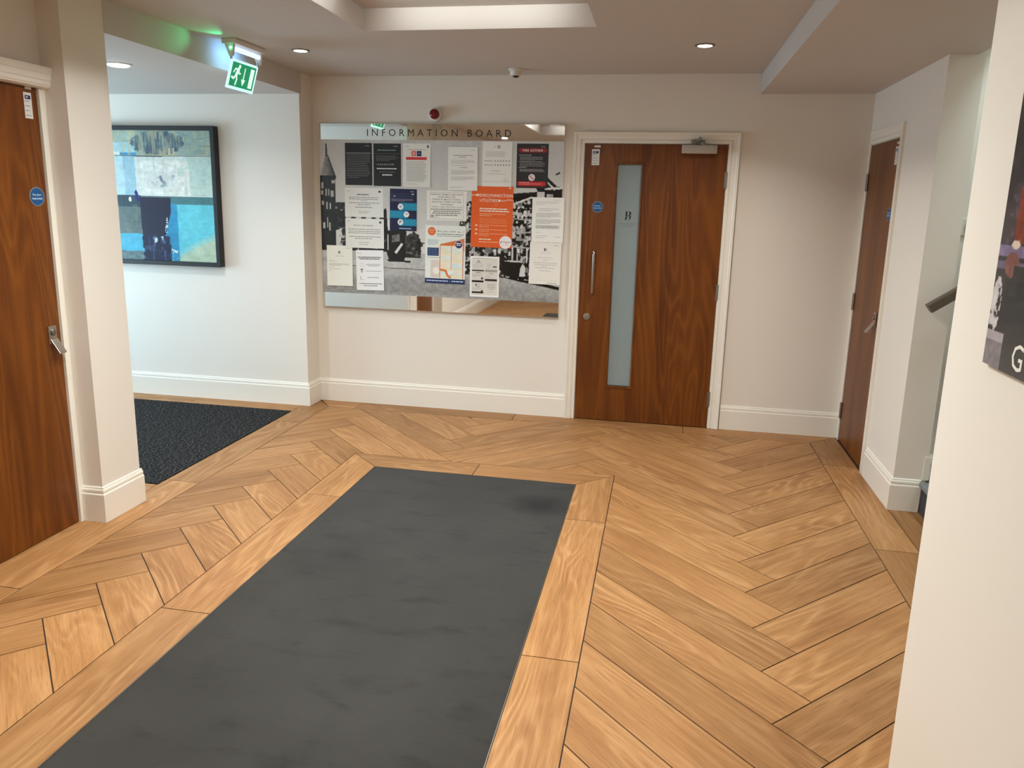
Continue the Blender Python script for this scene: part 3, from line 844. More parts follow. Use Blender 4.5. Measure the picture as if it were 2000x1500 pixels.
# ---- the sheets pinned to the board; each sheet is a thing of its own with its print
def sheet(name, x0, x1, z0, z1, label, cat, draw, col=(226, 224, 218), tilt=0.6, roll=0.0, y=-0.0010):
    w, h = x1-x0, z1-z0
    mat = PAPER
    me = MB(); nseg = 1
    me.box(0, w, -0.0002, 0.0, 0, h)
    o = me.build(name, None, fix=False)
    P = Print(w, h); P.rect(0, 0, 1, 1, col); draw(P)
    P.c = [tuple(min(k*1.36, 0.90) for k in c) for c in P.c]     # stock is brighter than it photographs
    P.build('print', o)
    o.data.materials.append(PAPER)
    o.location = (x0, YB+y, z0); o.rotation_euler = (0, 0, 0)
    # hung by its top edge: the foot stands a little off the board
    M = Matrix.Translation((x0+w/2, YB+y, z1)) @ Matrix.Rotation(math.radians(roll), 4, 'Y') @ Matrix.Rotation(-math.radians(tilt), 4, 'X') @ Matrix.Translation((-w/2, 0, -h))
    o.matrix_world = M
    return tag(o, label, cat, 'notices pinned to the information board')

DK, GR, LG = (70, 70, 70), (128, 128, 126), (158, 158, 156)
def logo(P, x, z, c, align='R', cap=0.022): P.text('centrick', x, z, cap, c, None, align)
def p1(P):
    logo(P, 0.90, 0.925, (214, 214, 214)); P.lines(0.06, 0.94, 0.76, 0.18, 15, (122, 128, 128), 0.010, last=0.5); P.rect(0.05, 0.755, 0.95, 0.768, (140, 146, 146))
def p2(P):
    logo(P, 0.88, 0.925, (200, 204, 204)); P.words(0.15, 0.82, 0.835, 0.018, (130, 160, 156)); P.rect(0.03, 0.757, 0.97, 0.762, (110, 110, 110))
    P.lines(0.1, 0.92, 0.70, 0.60, 4, (112, 112, 112), 0.010)
    P.text('my', 0.12, 0.495, 0.042, (150, 150, 150)); P.text('centrick', 0.245, 0.495, 0.042, (235, 235, 235), 0.50, 'L', 0.008)
    P.words(0.12, 0.86, 0.40, 0.024, (220, 220, 220)); P.words(0.22, 0.78, 0.33, 0.010, (130, 130, 130)); P.words(0.32, 0.68, 0.25, 0.028, (225, 225, 225))
def tree(P, x, z, s=1.0):
    P.poly([(x, z+0.05*s), (x-0.02*s, z+0.02*s), (x-0.035*s, z), (x-0.02*s, z-0.03*s), (x+0.02*s, z-0.03*s), (x+0.035*s, z), (x+0.02*s, z+0.02*s)], (38, 40, 40))
def p3(P):
    logo(P, 0.07, 0.925, (60, 80, 66), 'L'); tree(P, 0.90, 0.93)
    P.words(0.18, 0.82, 0.855, 0.012, (150, 110, 106)); P.rect(0.31, 0.71, 0.475, 0.83, (196, 84, 72)); P.rect(0.355, 0.73, 0.43, 0.81, (220, 150, 136)); P.rect(0.50, 0.71, 0.67, 0.83, (26, 30, 78)); P.rect(0.55, 0.755, 0.63, 0.785, (110, 116, 160))
    P.rect(0.11, 0.625, 0.86, 0.69, (190, 44, 54)); P.lines(0.12, 0.86, 0.58, 0.13, 17, (146, 146, 144), 0.010, last=0.9); P.words(0.08, 0.5, 0.06, 0.01, LG)
def p4(P):
    logo(P, 0.90, 0.92, DK); P.words(0.18, 0.84, 0.80, 0.016, GR); P.words(0.38, 0.6, 0.76, 0.016, GR)
    P.lines(0.1, 0.93, 0.69, 0.62, 4, LG); P.words(0.1, 0.66, 0.57, 0.009, LG); P.words(0.4, 0.66, 0.52, 0.014, GR)
    P.lines(0.1, 0.93, 0.455, 0.37, 5, LG); P.lines(0.1, 0.93, 0.31, 0.24, 4, LG); P.words(0.06, 0.5, 0.07, 0.01, LG)
def p5(P):
    P.disc(0.55, 0.88, 0.055, (130, 128, 124)); P.disc(0.55, 0.88, 0.025, (190, 188, 184)); P.words(0.38, 0.48, 0.875, 0.014, LG)
    P.lines(0.12, 0.84, 0.77, 0.66, 6, LG, last=0.9)
    for z in (0.56, 0.47):
        P.words(0.08, 0.36, z, 0.016, GR)
        for i in range(6): P.rect(0.41+i*0.095, z-0.01, 0.455+i*0.095, z+0.03, (150, 148, 146))
    P.words(0.32, 0.62, 0.34, 0.016, LG); P.words(0.16, 0.8, 0.28, 0.010, LG)
    for i in range(5): P.rect(0.70+i*0.045, 0.12, 0.715+i*0.045, 0.12+0.02+0.09*((i*37) % 5)/5, (178, 176, 172))
    P.rect(0.02, 0.105, 0.98, 0.112, LG)
def pill(P, x0, z0, x1, z1, c):
    r = (z1-z0)/2*P.h/P.w
    P.rect(x0+r, z0, x1-r, z1, c); P.disc(x0+r, (z0+z1)/2, r, c); P.disc(x1-r, (z0+z1)/2, r, c)
def p6(P):
    logo(P, 0.90, 0.925, (190, 188, 186)); pill(P, 0.06, 0.80, 0.95, 0.90, (122, 20, 26)); P.text('FIRE ACTION', 0.5, 0.825, 0.046, (244, 208, 202), 0.62, 'C', 0.012)
    P.words(0.07, 0.46, 0.735, 0.016, (150, 148, 148)); P.lines(0.10, 0.90, 0.70, 0.62, 5, (122, 120, 122), 0.010); P.words(0.07, 0.82, 0.585, 0.014, (150, 148, 148))
    P.lines(0.10, 0.92, 0.555, 0.47, 5, (122, 120, 122), 0.010, last=0.3); P.words(0.07, 0.3, 0.455, 0.012, (150, 148, 148)); P.lines(0.10, 0.9, 0.42, 0.37, 4, (130, 128, 130), 0.010, last=1)
    P.disc(0.49, 0.24, 0.105, (226, 206, 200)); P.disc(0.49, 0.24, 0.078, (190, 150, 148)); P.disc(0.49, 0.24, 0.060, (232, 218, 214)); P.stroke([(0.44, 0.275), (0.54, 0.205)], 0.03, (150, 60, 62))
    pill(P, 0.03, 0.045, 0.94, 0.15, (166, 24, 26)); P.words(0.1, 0.42, 0.108, 0.020, (240, 150, 140)); P.words(0.1, 0.44, 0.072, 0.016, (230, 120, 112)); P.words(0.44, 0.8, 0.088, 0.012, (240, 150, 140))
def p7(P):
    logo(P, 0.04, 0.88, DK, 'L', 0.028); tree(P, 0.90, 0.88, 1.0); P.words(0.32, 0.63, 0.755, 0.036, (96, 96, 94))
    for z, a, b, c in ((0.665, 0.11, 0.89, GR), (0.605, 0.11, 0.87, GR), (0.55, 0.42, 0.58, LG), (0.475, 0.11, 0.89, GR), (0.415, 0.34, 0.66, GR), (0.325, 0.27, 0.71, (90, 90, 88)), (0.19, 0.34, 0.64, LG), (0.13, 0.36, 0.60, LG)): P.words(a, b, z, 0.022, c)
def p12(P):
    logo(P, 0.04, 0.90, DK, 'L', 0.028); tree(P, 0.91, 0.885, 1.0); P.text('STRICTLY NO PARKING', 0.47, 0.745, 0.045, (80, 80, 78), 0.52, 'C', 0.008)
    for z, a, b, c in ((0.625, 0.07, 0.91, GR), (0.555, 0.08, 0.91, GR), (0.495, 0.07, 0.90, GR), (0.375, 0.08, 0.91, GR), (0.31, 0.24, 0.70, GR), (0.175, 0.35, 0.62, LG), (0.105, 0.36, 0.6, LG)): P.words(a, b, z, 0.024, c)
def p8(P):
    NV, TL = (22, 26, 58), (18, 122, 156)
    logo(P, 0.90, 0.93, (214, 220, 228)); P.text('Are you looking to', 0.05, 0.865, 0.026, (86, 110, 150), 0.68); P.text('sell', 0.80, 0.865, 0.034, (236, 240, 244), None, 'L', 0.015)
    P.text('or', 0.05, 0.81, 0.024, (86, 110, 150)); P.text('let', 0.14, 0.81, 0.034, (236, 240, 244), None, 'L', 0.015); P.text('your property?', 0.29, 0.81, 0.026, (70, 120, 156), 0.56)
    P.lines(0.05, 0.92, 0.755, 0.70, 4, (118, 112, 134), 0.009)
    P.rect(0.34, 0.49, 1, 0.67, TL); P.rect(0, 0.30, 0.62, 0.48, TL); P.rect(0.34, 0.12, 1, 0.29, TL)
    for x, z in ((0.40, 0.575), (0.62, 0.395), (0.40, 0.205)): P.disc(x, z, 0.105, (216, 228, 234))
    P.rect(0.365, 0.555, 0.435, 0.60, (120, 150, 160)); P.rect(0.57, 0.40, 0.67, 0.414, (90, 100, 110)); P.stroke([(0.37, 0.175), (0.37, 0.235), (0.42, 0.235), (0.42, 0.20)], 0.025, (40, 52, 70))
    for z in (0.62, 0.58, 0.54): P.words(0.54, 0.95, z, 0.010, (64, 156, 184))
    for z in (0.43, 0.39, 0.35): P.words(0.05, 0.46, z, 0.010, (64, 156, 184))
    for z in (0.24, 0.20, 0.16): P.words(0.54, 0.95, z, 0.010, (64, 156, 184))
    P.words(0.36, 0.80, 0.045, 0.022, (150, 190, 214))
def p9(P):
    for r in ((0.075, 0.05, 0.925, 0.058), (0.075, 0.942, 0.925, 0.95), (0.075, 0.05, 0.081, 0.95), (0.919, 0.05, 0.925, 0.95)): P.rect(*r, (120, 120, 118))
    for i, (s, w) in enumerate((('PARKING PERMITS ARE NOW', 0.80), ('AVAILABLE FOR', 0.44), ('FIVEWAYS MULTI STOREY,', 0.72), ('RUSHTON STREET 209 AND', 0.74), ('THE BINGO', 0.32), ('WEEKLY AND MONTHLY 6/100', 0.78))):
        P.text(s, 0.5, 0.85-0.083*i, 0.050, (62, 62, 60) if i < 5 else (96, 96, 94), w, 'C', 0.012 if i < 5 else 0.0)
    for i, f in enumerate((0.80, 0.66, 0.72, 0.56)): P.words(0.5-f/2, 0.5+f/2, 0.365-0.066*i, 0.030, (104, 104, 102))
    P.rect(0.10, 0.10, 0.17, 0.19, (120, 118, 114)); P.rect(0.115, 0.12, 0.14, 0.17, (180, 178, 174)); P.text('smart', 0.19, 0.15, 0.032, (120, 118, 112)); P.words(0.19, 0.33, 0.10, 0.018, LG)
def p10(P):
    CR = (252, 222, 200)
    P.text('DISCONNECTION', 0.20, 0.830, 0.044, CR, 0.79, 'L', 0.006); P.text('OF', 0.40, 0.805, 0.014, CR); P.text('UTILITIES', 0.20, 0.748, 0.044, CR, 0.42, 'L', 0.006)
    P.stroke([(0.0, 0.852), (0.10, 0.852)], 0.014, CR); P.poly([(0.08, 0.852), (0.155, 0.875), (0.155, 0.829)], CR); P.stroke([(0.145, 0.862), (0.19, 0.862)], 0.012, CR); P.stroke([(0.145, 0.842), (0.19, 0.842)], 0.012, CR)
    P.poly([(0.645, 0.795), (0.72, 0.770), (0.645, 0.745)], CR); P.stroke([(0.70, 0.770), (0.78, 0.764), (0.85, 0.782), (0.92, 0.788), (1.0, 0.780)], 0.012, CR)
    P.text('TIPS', 0.55, 0.695, 0.020, (236, 150, 110)); P.disc(0.915, 0.975, 0.018, (250, 214, 190))
    P.words(0.20, 0.88, 0.625, 0.018, CR); P.words(0.20, 0.92, 0.588, 0.018, CR); P.lines(0.20, 0.92, 0.545, 0.515, 2, (246, 170, 130), 0.010, last=0.42)
    P.lines(0.20, 0.92, 0.47, 0.395, 5, (230, 124, 78), 0.008, last=0.9)
    for z in (0.36, 0.29, 0.222):
        P.poly([(0.11, z+0.016), (0.17, z), (0.11, z-0.016)], CR); P.lines(0.20, 0.94, z, z-0.028, 2, (246, 168, 126), 0.009, last=0.32)
    P.words(0.20, 0.50, 0.125, 0.018, (250, 200, 168)); P.words(0.20, 0.66, 0.085, 0.010, (250, 190, 156))
    P.disc(0.845, 0.095, 0.15, (250, 232, 216)); P.text('ginger', 0.845, 0.085, 0.042, (150, 72, 50), 0.27, 'C', 0.006); P.words(0.76, 0.93, 0.045, 0.010, (226, 170, 150))
def p11(P):
    P.words(0.66, 0.90, 0.94, 0.008, LG); P.lines(0.13, 0.90, 0.90, 0.84, 3, LG, 0.008, last=0.35)
    P.lines(0.20, 0.90, 0.74, 0.70, 2, LG, 0.012); P.lines(0.13, 0.92, 0.645, 0.56, 5, LG, 0.010); P.lines(0.13, 0.90, 0.50, 0.42, 4, GR, 0.009); P.lines(0.13, 0.92, 0.37, 0.31, 5, LG, 0.010, last=0.9)
    P.words(0.15, 0.28, 0.21, 0.02, (190, 190, 188)); P.words(0.13, 0.5, 0.14, 0.009, LG); P.words(0.13, 0.45, 0.10, 0.009, LG); P.words(0.76, 0.92, 0.12, 0.009, LG)
def bmark(P, x, z):
    P.rect(x-0.045, z-0.035, x-0.005, z+0.035, (66, 70, 62)); P.stroke([(x+0.01, z+0.03), (x+0.04, z+0.015), (x+0.015, z), (x+0.045, z-0.015), (x+0.01, z-0.032)], 0.018, (130, 132, 124))
def p13(P):
    logo(P, 0.93, 0.925, DK); bmark(P, 0.50, 0.83); P.words(0.33, 0.67, 0.735, 0.010, LG)
    P.words(0.08, 0.26, 0.625, 0.010, LG); P.words(0.08, 0.42, 0.60, 0.010, LG); P.lines(0.08, 0.9, 0.545, 0.50, 3, LG, 0.010); P.words(0.08, 0.3, 0.465, 0.010, LG); P.words(0.08, 0.56, 0.415, 0.010, LG); P.words(0.08, 0.17, 0.365, 0.010, LG)
def p14(P):
    logo(P, 0.05, 0.915, (86, 86, 84), 'L'); P.words(0.06, 0.92, 0.81, 0.024, (76, 76, 74)); P.words(0.12, 0.88, 0.77, 0.024, (76, 76, 74))
    P.rect(0.15, 0.60, 0.29, 0.68, (190, 190, 184)); P.rect(0.16, 0.61, 0.28, 0.67, (216, 214, 208)); P.lines(0.34, 0.92, 0.645, 0.60, 3, GR, 0.010, 'C')
    P.rect(0.16, 0.50, 0.25, 0.535, (96, 96, 92)); P.rect(0.17, 0.44, 0.24, 0.49, (160, 158, 152)); P.words(0.34, 0.92, 0.475, 0.014, GR)
    P.rect(0.14, 0.27, 0.18, 0.35, (178, 176, 172)); P.rect(0.14, 0.26, 0.32, 0.27, (190, 188, 184)); P.words(0.40, 0.84, 0.315, 0.014, (110, 110, 108)); P.words(0.1, 0.92, 0.155, 0.020, (100, 100, 98)); P.words(0.25, 0.78, 0.105, 0.018, (110, 110, 108))
def p15(P):
    OR, NV = (196, 104, 48), (22, 42, 84)
    P.rect(0, 0.085, 1, 1, (206, 210, 204)); P.disc(0.16, 0.895, 0.115, (240, 214, 196)); P.disc(0.16, 0.895, 0.10, (204, 96, 48)); P.text('good', 0.16, 0.905, 0.026, (246, 220, 200), None, 'C'); P.text('news', 0.16, 0.868, 0.022, (246, 200, 170), None, 'C')
    P.text('Are you with us...?', 0.29, 0.885, 0.036, (52, 60, 66), 0.67, 'L', 0.008); P.words(0.29, 0.95, 0.845, 0.014, (104, 108, 104)); P.words(0.29, 0.92, 0.815, 0.012, (130, 136, 132))
    P.lines(0.06, 0.34, 0.745, 0.66, 6, (150, 170, 172), 0.010); P.rect(0.055, 0.475, 0.34, 0.615, NV)
    for z in (0.585, 0.555, 0.525, 0.495): P.words(0.075, 0.32, z, 0.009, (100, 126, 160))
    P.words(0.055, 0.36, 0.44, 0.010, (140, 146, 144)); P.rect(0.14, 0.10, 0.37, 0.40, (196, 186, 180))
    P.poly([(0.37, 0.68), (0.97, 0.79), (0.97, 0.57), (0.94, 0.57), (0.94, 0.66), (0.37, 0.655)], OR)
    P.rect(0.37, 0.10, 0.94, 0.655, (216, 208, 190))
    for i in range(2):
        for j in range(4):
            x, z = 0.40+i*0.28, 0.53-j*0.135
            P.rect(x, z, x+0.24, z+0.09, ((206, 204, 186), (200, 208, 198), (218, 202, 180), (190, 206, 208))[(i+j) % 4]); P.rect(x+0.03, z-0.02, x+0.2, z+0.005, (226, 200, 160)); P.rect(x+0.16, z+0.04, x+0.21, z+0.08, (232, 230, 222))
    for x in (0.375, 0.655, 0.945): P.rect(x-0.010, 0.09, x+0.010, 0.655, (188, 126, 84) if x != 0.655 else (190, 150, 128))
    P.disc(0.28, 0.22, 0.085, (230, 220, 202)); P.stroke([(0.38, 0.24), (0.52, 0.225), (0.56, 0.15), (0.62, 0.11)], 0.05, OR); P.rect(0.60, 0.17, 0.70, 0.23, (224, 230, 230))
    P.disc(0.835, 0.685, 0.10, (196, 190, 210)); P.disc(0.835, 0.685, 0.088, (28, 34, 76)); P.words(0.77, 0.90, 0.695, 0.016, (214, 216, 232)); P.words(0.78, 0.89, 0.665, 0.016, (214, 216, 232))
    P.rect(0, 0, 1, 0.085, NV); P.words(0.04, 0.58, 0.035, 0.018, (180, 192, 214)); P.rect(0.62, 0.03, 0.625, 0.056, (150, 164, 190)); P.words(0.67, 0.96, 0.035, 0.018, (180, 192, 214))
def p16(P):
    BG = (196, 192, 184); P.rect(0.06, 0.045, 0.94, 0.955, BG)
    P.words(0.12, 0.76, 0.945, 0.010, GR); P.disc(0.29, 0.875, 0.03, (110, 108, 100)); P.words(0.2, 0.4, 0.83, 0.014, GR); P.lines(0.1, 0.46, 0.79, 0.71, 4, LG, 0.008); P.lines(0.58, 0.74, 0.82, 0.72, 5, LG, 0.008); P.rect(0.78, 0.735, 0.91, 0.765, (70, 66, 58))
    P.rect(0.07, 0.635, 0.48, 0.665, (30, 28, 26)); P.rect(0.52, 0.62, 0.93, 0.68, (150, 148, 138)); P.words(0.2, 0.36, 0.595, 0.016, DK); P.words(0.66, 0.8, 0.575, 0.018, GR); P.lines(0.08, 0.44, 0.56, 0.50, 4, LG, 0.008); P.lines(0.54, 0.76, 0.53, 0.48, 3, LG, 0.008)
    P.disc(0.42, 0.46, 0.04, (70, 66, 62)); P.rect(0.07, 0.36, 0.47, 0.41, (34, 28, 24)); P.rect(0.52, 0.40, 0.93, 0.45, (40, 32, 26)); P.disc(0.22, 0.30, 0.028, (44, 40, 36)); P.words(0.28, 0.38, 0.295, 0.02, LG); P.words(0.2, 0.36, 0.245, 0.016, GR); P.lines(0.08, 0.46, 0.215, 0.17, 3, LG, 0.008)
    P.rect(0.07, 0.09, 0.47, 0.135, (34, 28, 24)); P.disc(0.42, 0.145, 0.035, (50, 46, 42)); P.lines(0.6, 0.88, 0.32, 0.19, 5, GR, 0.010, 'C'); P.words(0.66, 0.8, 0.12, 0.01, LG)
def p17(P):
    logo(P, 0.90, 0.925, DK); bmark(P, 0.50, 0.83); P.words(0.36, 0.66, 0.745, 0.008, LG); P.text('Residents', 0.5, 0.63, 0.028, (90, 90, 88), 0.42, 'C', 0.008); P.words(0.4, 0.62, 0.575, 0.012, LG)
    for z, a, b in ((0.51, 0.13, 0.88), (0.465, 0.16, 0.86), (0.43, 0.40, 0.58), (0.39, 0.2, 0.8), (0.32, 0.32, 0.7)): P.words(a, b, z, 0.012, LG)
    for i in range(7): P.disc(0.14+i*0.12, 0.10, 0.018, (186, 184, 178), 8)
    P.words(0.60, 0.9, 0.03, 0.012, GR)

BLKC = (28, 29, 30)
sheet('notice_sheet', -1.818, -1.602, 1.716, 2.026, 'plain black notice of small grey text, leftmost in the top row', 'notice', p1, BLKC)
sheet('notice_sheet', -1.591, -1.374, 1.713, 2.024, 'black notice with a bold white name across its middle, second in the top row', 'notice', p2, BLKC)
sheet('notice_sheet', -1.357, -1.143, 1.711, 2.026, 'white notice with a red band below a red and a blue square', 'notice', p3, (204, 202, 196), 0.9)
sheet('notice_sheet', -0.748, -0.527, 1.726, 2.046, 'white notice with a small table, tucked above the orange poster', 'notice', p5, (206, 204, 198))
sheet('poster', -0.825, -0.510, 1.280, 1.728, 'orange poster about disconnection of utilities with a round white badge', 'poster', p10, (204, 84, 28), 0.3, 0.5, -0.0026)
sheet('notice_sheet', -1.007, -0.782, 1.692, 2.004, 'white typed letter overlapping the top left corner of the orange poster', 'letter', p4, (208, 206, 202), 0.5, 0.0, -0.0065)
sheet('notice_sheet', -0.492, -0.259, 1.720, 2.033, 'black fire action notice with red bands at top and bottom', 'notice', p6, (26, 24, 27), 0.3)
sheet('notice_sheet', -1.827, -1.515, 1.478, 1.696, 'white landscape notice directly beneath the two black notices, upper of two', 'notice', p7, (208, 208, 203), 0.5)
sheet('poster', -1.463, -1.250, 1.384, 1.695, 'navy and teal poster with three round white icons', 'poster', p8, (22, 26, 58), 0.8, 0.6)
sheet('notice_sheet', -1.172, -0.864, 1.468, 1.688, 'white landscape parking permits notice with a thin frame line', 'notice', p9, (212, 209, 203), 0.6)
sheet('notice_sheet', -0.368, -0.132, 1.332, 1.656, 'white typed letter to the right of the orange poster', 'letter', p11, (214, 212, 207), 0.6)
sheet('notice_sheet', -1.827, -1.515, 1.243, 1.466, 'white landscape notice with a bold heading, lower of the two stacked below the black notices', 'notice', p12, (208, 208, 203), 0.6)
sheet('notice_sheet', -1.986, -1.774, 0.943, 1.256, 'white letter with a small emblem at the lower left corner of the board', 'letter', p13, (216, 214, 204), 1.6, -0.4)
sheet('notice_sheet', -1.746, -1.522, 0.918, 1.228, 'white notice with three small pictures down its left side', 'notice', p14, (222, 220, 214), 1.0, -1.0)
sheet('poster', -1.183, -0.868, 0.996, 1.432, 'pale poster with an orange block of flats and a navy foot band', 'poster', p15, (206, 210, 204), 0.5, 0.5)
sheet('notice_sheet', -0.832, -0.606, 0.906, 1.213, 'white sheet of small grey advertisements with black bars', 'leaflet', p16, (222, 219, 211), 0.6)
sheet('notice_sheet', -0.376, -0.141, 1.022, 1.331, 'white letter with a small emblem near the lower right corner of the board', 'letter', p17, (210, 207, 200), 1.0, 0.6)

# ------------------------------------------------------------------ painting in the alcove
pt = tag(empty('framed_painting', (-3.30, -0.20, 1.07)), 'abstract blue and white painting in a black frame', 'painting')
fx0, fx1, fz0, fz1 = -0.56, 0.545, 0.0, 1.05
m = MB(); fr = 0.034
for b in ((fx0, fx0+fr, fz0, fz1), (fx1-fr, fx1, fz0, fz1), (fx0+fr, fx1-fr, fz0, fz0+fr), (fx0+fr, fx1-fr, fz1-fr, fz1)): m.box(b[0], b[1], -0.068, -0.004, b[2], b[3])
m.build('frame', BLACK, pt, bevel=0.003)
MB().box(fx0+0.02, fx1-0.02, -0.050, -0.004, 0.02, fz1-0.02).build('backing_board', DARKP, pt, fix=False)
NX2, NY2 = 280, 300
q_, v_ = np.meshgrid(np.linspace(-190, 915, NX2), np.linspace(125, 1365, NY2))
a1 = fbm(NY2, NX2, 6, 6, 5); a2 = fbm(NY2, NX2, 40, 40, 5); a3 = fbm(NY2, NX2, 5, 70, 4); a4 = fbm(NY2, NX2, 3, 3, 4)
art = np.zeros((NY2, NX2, 3))
def col(mask, c, var=16, n=None):
    n = a1 if n is None else n
    base = np.array(c, float)[None, None]+((n-0.5)*2*var)[..., None]
    k = np.asarray(mask, float)[..., None]
    art[:] = art*(1-k)+base*k
wob = (a1-0.5)*30; wf = (a2-0.5)*26
col(v_ > 0, (160, 182, 178), 22)
col(np.clip((a4-0.45)*5, 0, 1)*(v_ < 365), (178, 180, 158), 14)
col((v_ < 365)*np.clip((a1-0.5)*4, 0, 1)*(q_ > 560)*(v_ > 230), (138, 180, 190), 10)
col((v_ > 240+wob) & (v_ < 345) & (q_ < 225), (170, 208, 226), 10)
cl_ = (((q_-430)/230)**2+((v_-240)/110)**2 < 1+wf/30) & (v_ < 356)
col(cl_*np.clip(0.35+(a3-0.4)*2.2+(a2-0.5)*1.4, 0, 0.95), (84, 104, 122), 18, a2)
col((q_ > 485) & (q_ < 580) & (v_ > 290) & (v_ < 350) & (a3 > 0.55), (196, 206, 206), 8)
col((v_ > 334) & (v_ < 360) & (q_ > 30) & (q_ < 235), (72, 160, 212), 8); col((v_ > 330) & (v_ < 358) & (q_ < 85), (226, 240, 246), 6)
col((v_ > 366) & (v_ <= 750), (206, 220, 220), 14)
col((v_ > 366) & (v_ < 745+wob*0.3) & (q_ < 218+wob*0.4), (158, 192, 216), 8); col((v_ > 366) & (v_ < 745) & (q_ < 110+wob*0.5), (178, 210, 226), 8)
col((v_ > 375) & (v_ < 735) & (q_ > 690+wob*2), (182, 206, 202), 12); col((v_ > 410) & (v_ < 720) & (q_ > 270+wob) & (q_ < 700+wob), (216, 226, 224), 12, a2)
sc_ = np.exp(-(((q_-420-(v_-580)*0.3)/70)**2+((v_-600)/55)**2))+np.exp(-(((q_-540+(v_-560)*0.9)/26)**2+((v_-555)/60)**2))+np.exp(-(((q_-455)/16)**2+((v_-545)/40)**2))
col(np.clip(sc_*np.clip((a2-0.44)*5, 0, 1), 0, 0.8), (104, 116, 138), 14, a2)
col((np.abs(v_-365-(q_*0.006)) < 3.4) & (q_ < 470), (30, 40, 56), 4); col((np.abs(v_-366) < 2) & (q_ >= 470), (110, 140, 150), 4)
col((v_ > 742) & (v_ <= 1400), (110, 128, 130), 16)
col((v_ > 738+wob*0.3) & (v_ < 850) & (q_ < 250), (62, 88, 100), 16, a3)
col((v_ > 745) & (v_ < 815+wob*0.2) & (q_ > 500), (82, 132, 142), 10)
col((v_ >= 1105+wob) & (q_ < 262), (84, 178, 214), 12); col((v_ > 1275+wob) & (q_ < 262), (110, 134, 140), 20, a2)
col((v_ >= 815+wob*0.2) & (q_ >= 560), (102, 196, 226), 8)
col(np.clip(((v_-1180)+(q_-700)*0.55+wob*1.5)/90, 0, 1)*(q_ >= 570)*(v_ > 815), (176, 196, 180), 16)
col((v_ > 795+np.abs(q_-520)*0.5) & (q_ > 455+wf) & (q_ < 575+wob*0.3), (52, 158, 200), 16)
pu = (v_ > 755) & (v_ < 1160+wob) & (q_ > 238+wf*0.4+np.clip((v_-1000)*0.05, 0, 20)) & (q_ < 522-np.clip((v_-860)*0.26, 0, 95)+wf*0.7)
col(pu, (46, 42, 74), 5)
lo_ = (v_ >= 1130+wob) & (q_ > 240+wf) & (q_ < 500+wf*1.5)
col(lo_, (44, 50, 88), 24, a2); col(lo_*np.clip((a3*0.6+a2*0.4-0.52)*5, 0, 0.55), (104, 140, 178), 20, a2)
col((np.abs(v_-1150-(q_-400)*-0.4) < 22) & (q_ > 350) & (q_ < 430) & (a2 > 0.5), (190, 214, 228), 10)
col((q_ > 455+wf*0.6) & (q_ < 480+wf*0.6) & (v_ > 940) & (v_ < 1090) & (a2 > 0.5), (196, 216, 226), 10)
col((q_ > 500) & (q_ < 555) & (v_ > 1240) & (a2 > 0.52), (206, 222, 224), 8)
col((((q_-(215+(v_-740)*0.14))/16)**2+((v_-745)/60)**2 < 1), (48, 46, 142), 8); col((((q_-150)/12)**2+((v_-777)/24)**2 < 1), (234, 244, 248), 4)
a5 = fbm(NY2, NX2, 8, 40, 4); a6 = fbm(NY2, NX2, 60, 12, 3)
col(np.clip((a5-0.56)*6, 0, 0.55)*(v_ < 360), (196, 190, 160), 10); col(np.clip((a6-0.58)*6, 0, 0.5)*(v_ < 360)*(q_ > 480), (112, 150, 162), 8)
col(np.clip((a5-0.58)*5, 0, 0.45)*(v_ > 375)*(v_ < 735)*(q_ > 230), (176, 194, 204), 8); col(np.clip((a6-0.60)*6, 0, 0.5)*(v_ > 375)*(v_ < 735)*(q_ > 600), (158, 190, 192), 8)
col(np.clip((a5-0.55)*5, 0, 0.4)*(v_ > 830)*(v_ < 1105)*(q_ < 235), (140, 152, 146), 8)
art = np.clip(np.interp(art, [0, 45, 90, 160, 200, 255], [0, 26, 70, 150, 204, 250]), 0, 255)*(1+0.16*(a2-0.5)+0.10*(a6-0.5))[..., None]
lum = art.mean(-1, keepdims=True); art = (lum+(art-lum)*0.86)*np.array([1.03, 1.0, 0.96])
o = grid_print('canvas', fx0+fr-0.002, fx1-fr+0.002, fz0+fr-0.002, fz1-fr+0.002, art, pt, PAINTG); o.location = (0, -0.0515, 0)

# ------------------------------------------------------------------ floor sign on the near wall
sg = tag(empty('floor_sign', (XN, -4.041, 1.318), -math.pi/2), 'dark street-photograph floor sign with a white letter G on the near wall', 'sign')
SW, SH = 0.62, 0.86
MB().box(0, SW, -0.010, 0, 0, SH).build('sign_panel', BLACK, sg, bevel=0.001)
nx3, ny3 = 200, 280
sx, sz = np.meshgrid(np.linspace(0, SW, nx3), np.linspace(SH, 0, ny3))
b1 = fbm(ny3, nx3, 8, 10, 5); b2 = fbm(ny3, nx3, 50, 40, 3)
si = 34+50*(b1-0.45)+60*np.clip(b2-0.55, 0, 1)*2
si = np.stack([si*1.02, si*0.95, si*1.06], -1)
def scol(mask, c, v=14):
    k = np.asarray(mask, float)[..., None]
    si[:] = si*(1-k)+(np.array(c, float)+((b2-0.5)*2*v)[..., None])*k
scol(sz < 0.075, (120, 112, 118), 20)
scol((sz > 0.07) & (sz < 0.24), (28, 27, 30), 14)
scol(((sx-0.02)**2/0.0005+(sz-0.115)**2/0.0035 < 1) & (b2 > 0.42), (196, 190, 192), 30)
scol((sz > 0.05) & (sz < 0.07) & (sx < 0.075), (166, 160, 162), 12)
scol((sz > 0.215) & (sz < 0.235), (118, 104, 140), 20); scol((sz > 0.19) & (sz < 0.205), (92, 86, 108), 16)
scol((sx > 0.052+0.02*(b1-0.5)) & (sx < 0.30) & (sz > 0.24) & (sz < 0.345), (116, 38, 16), 22)
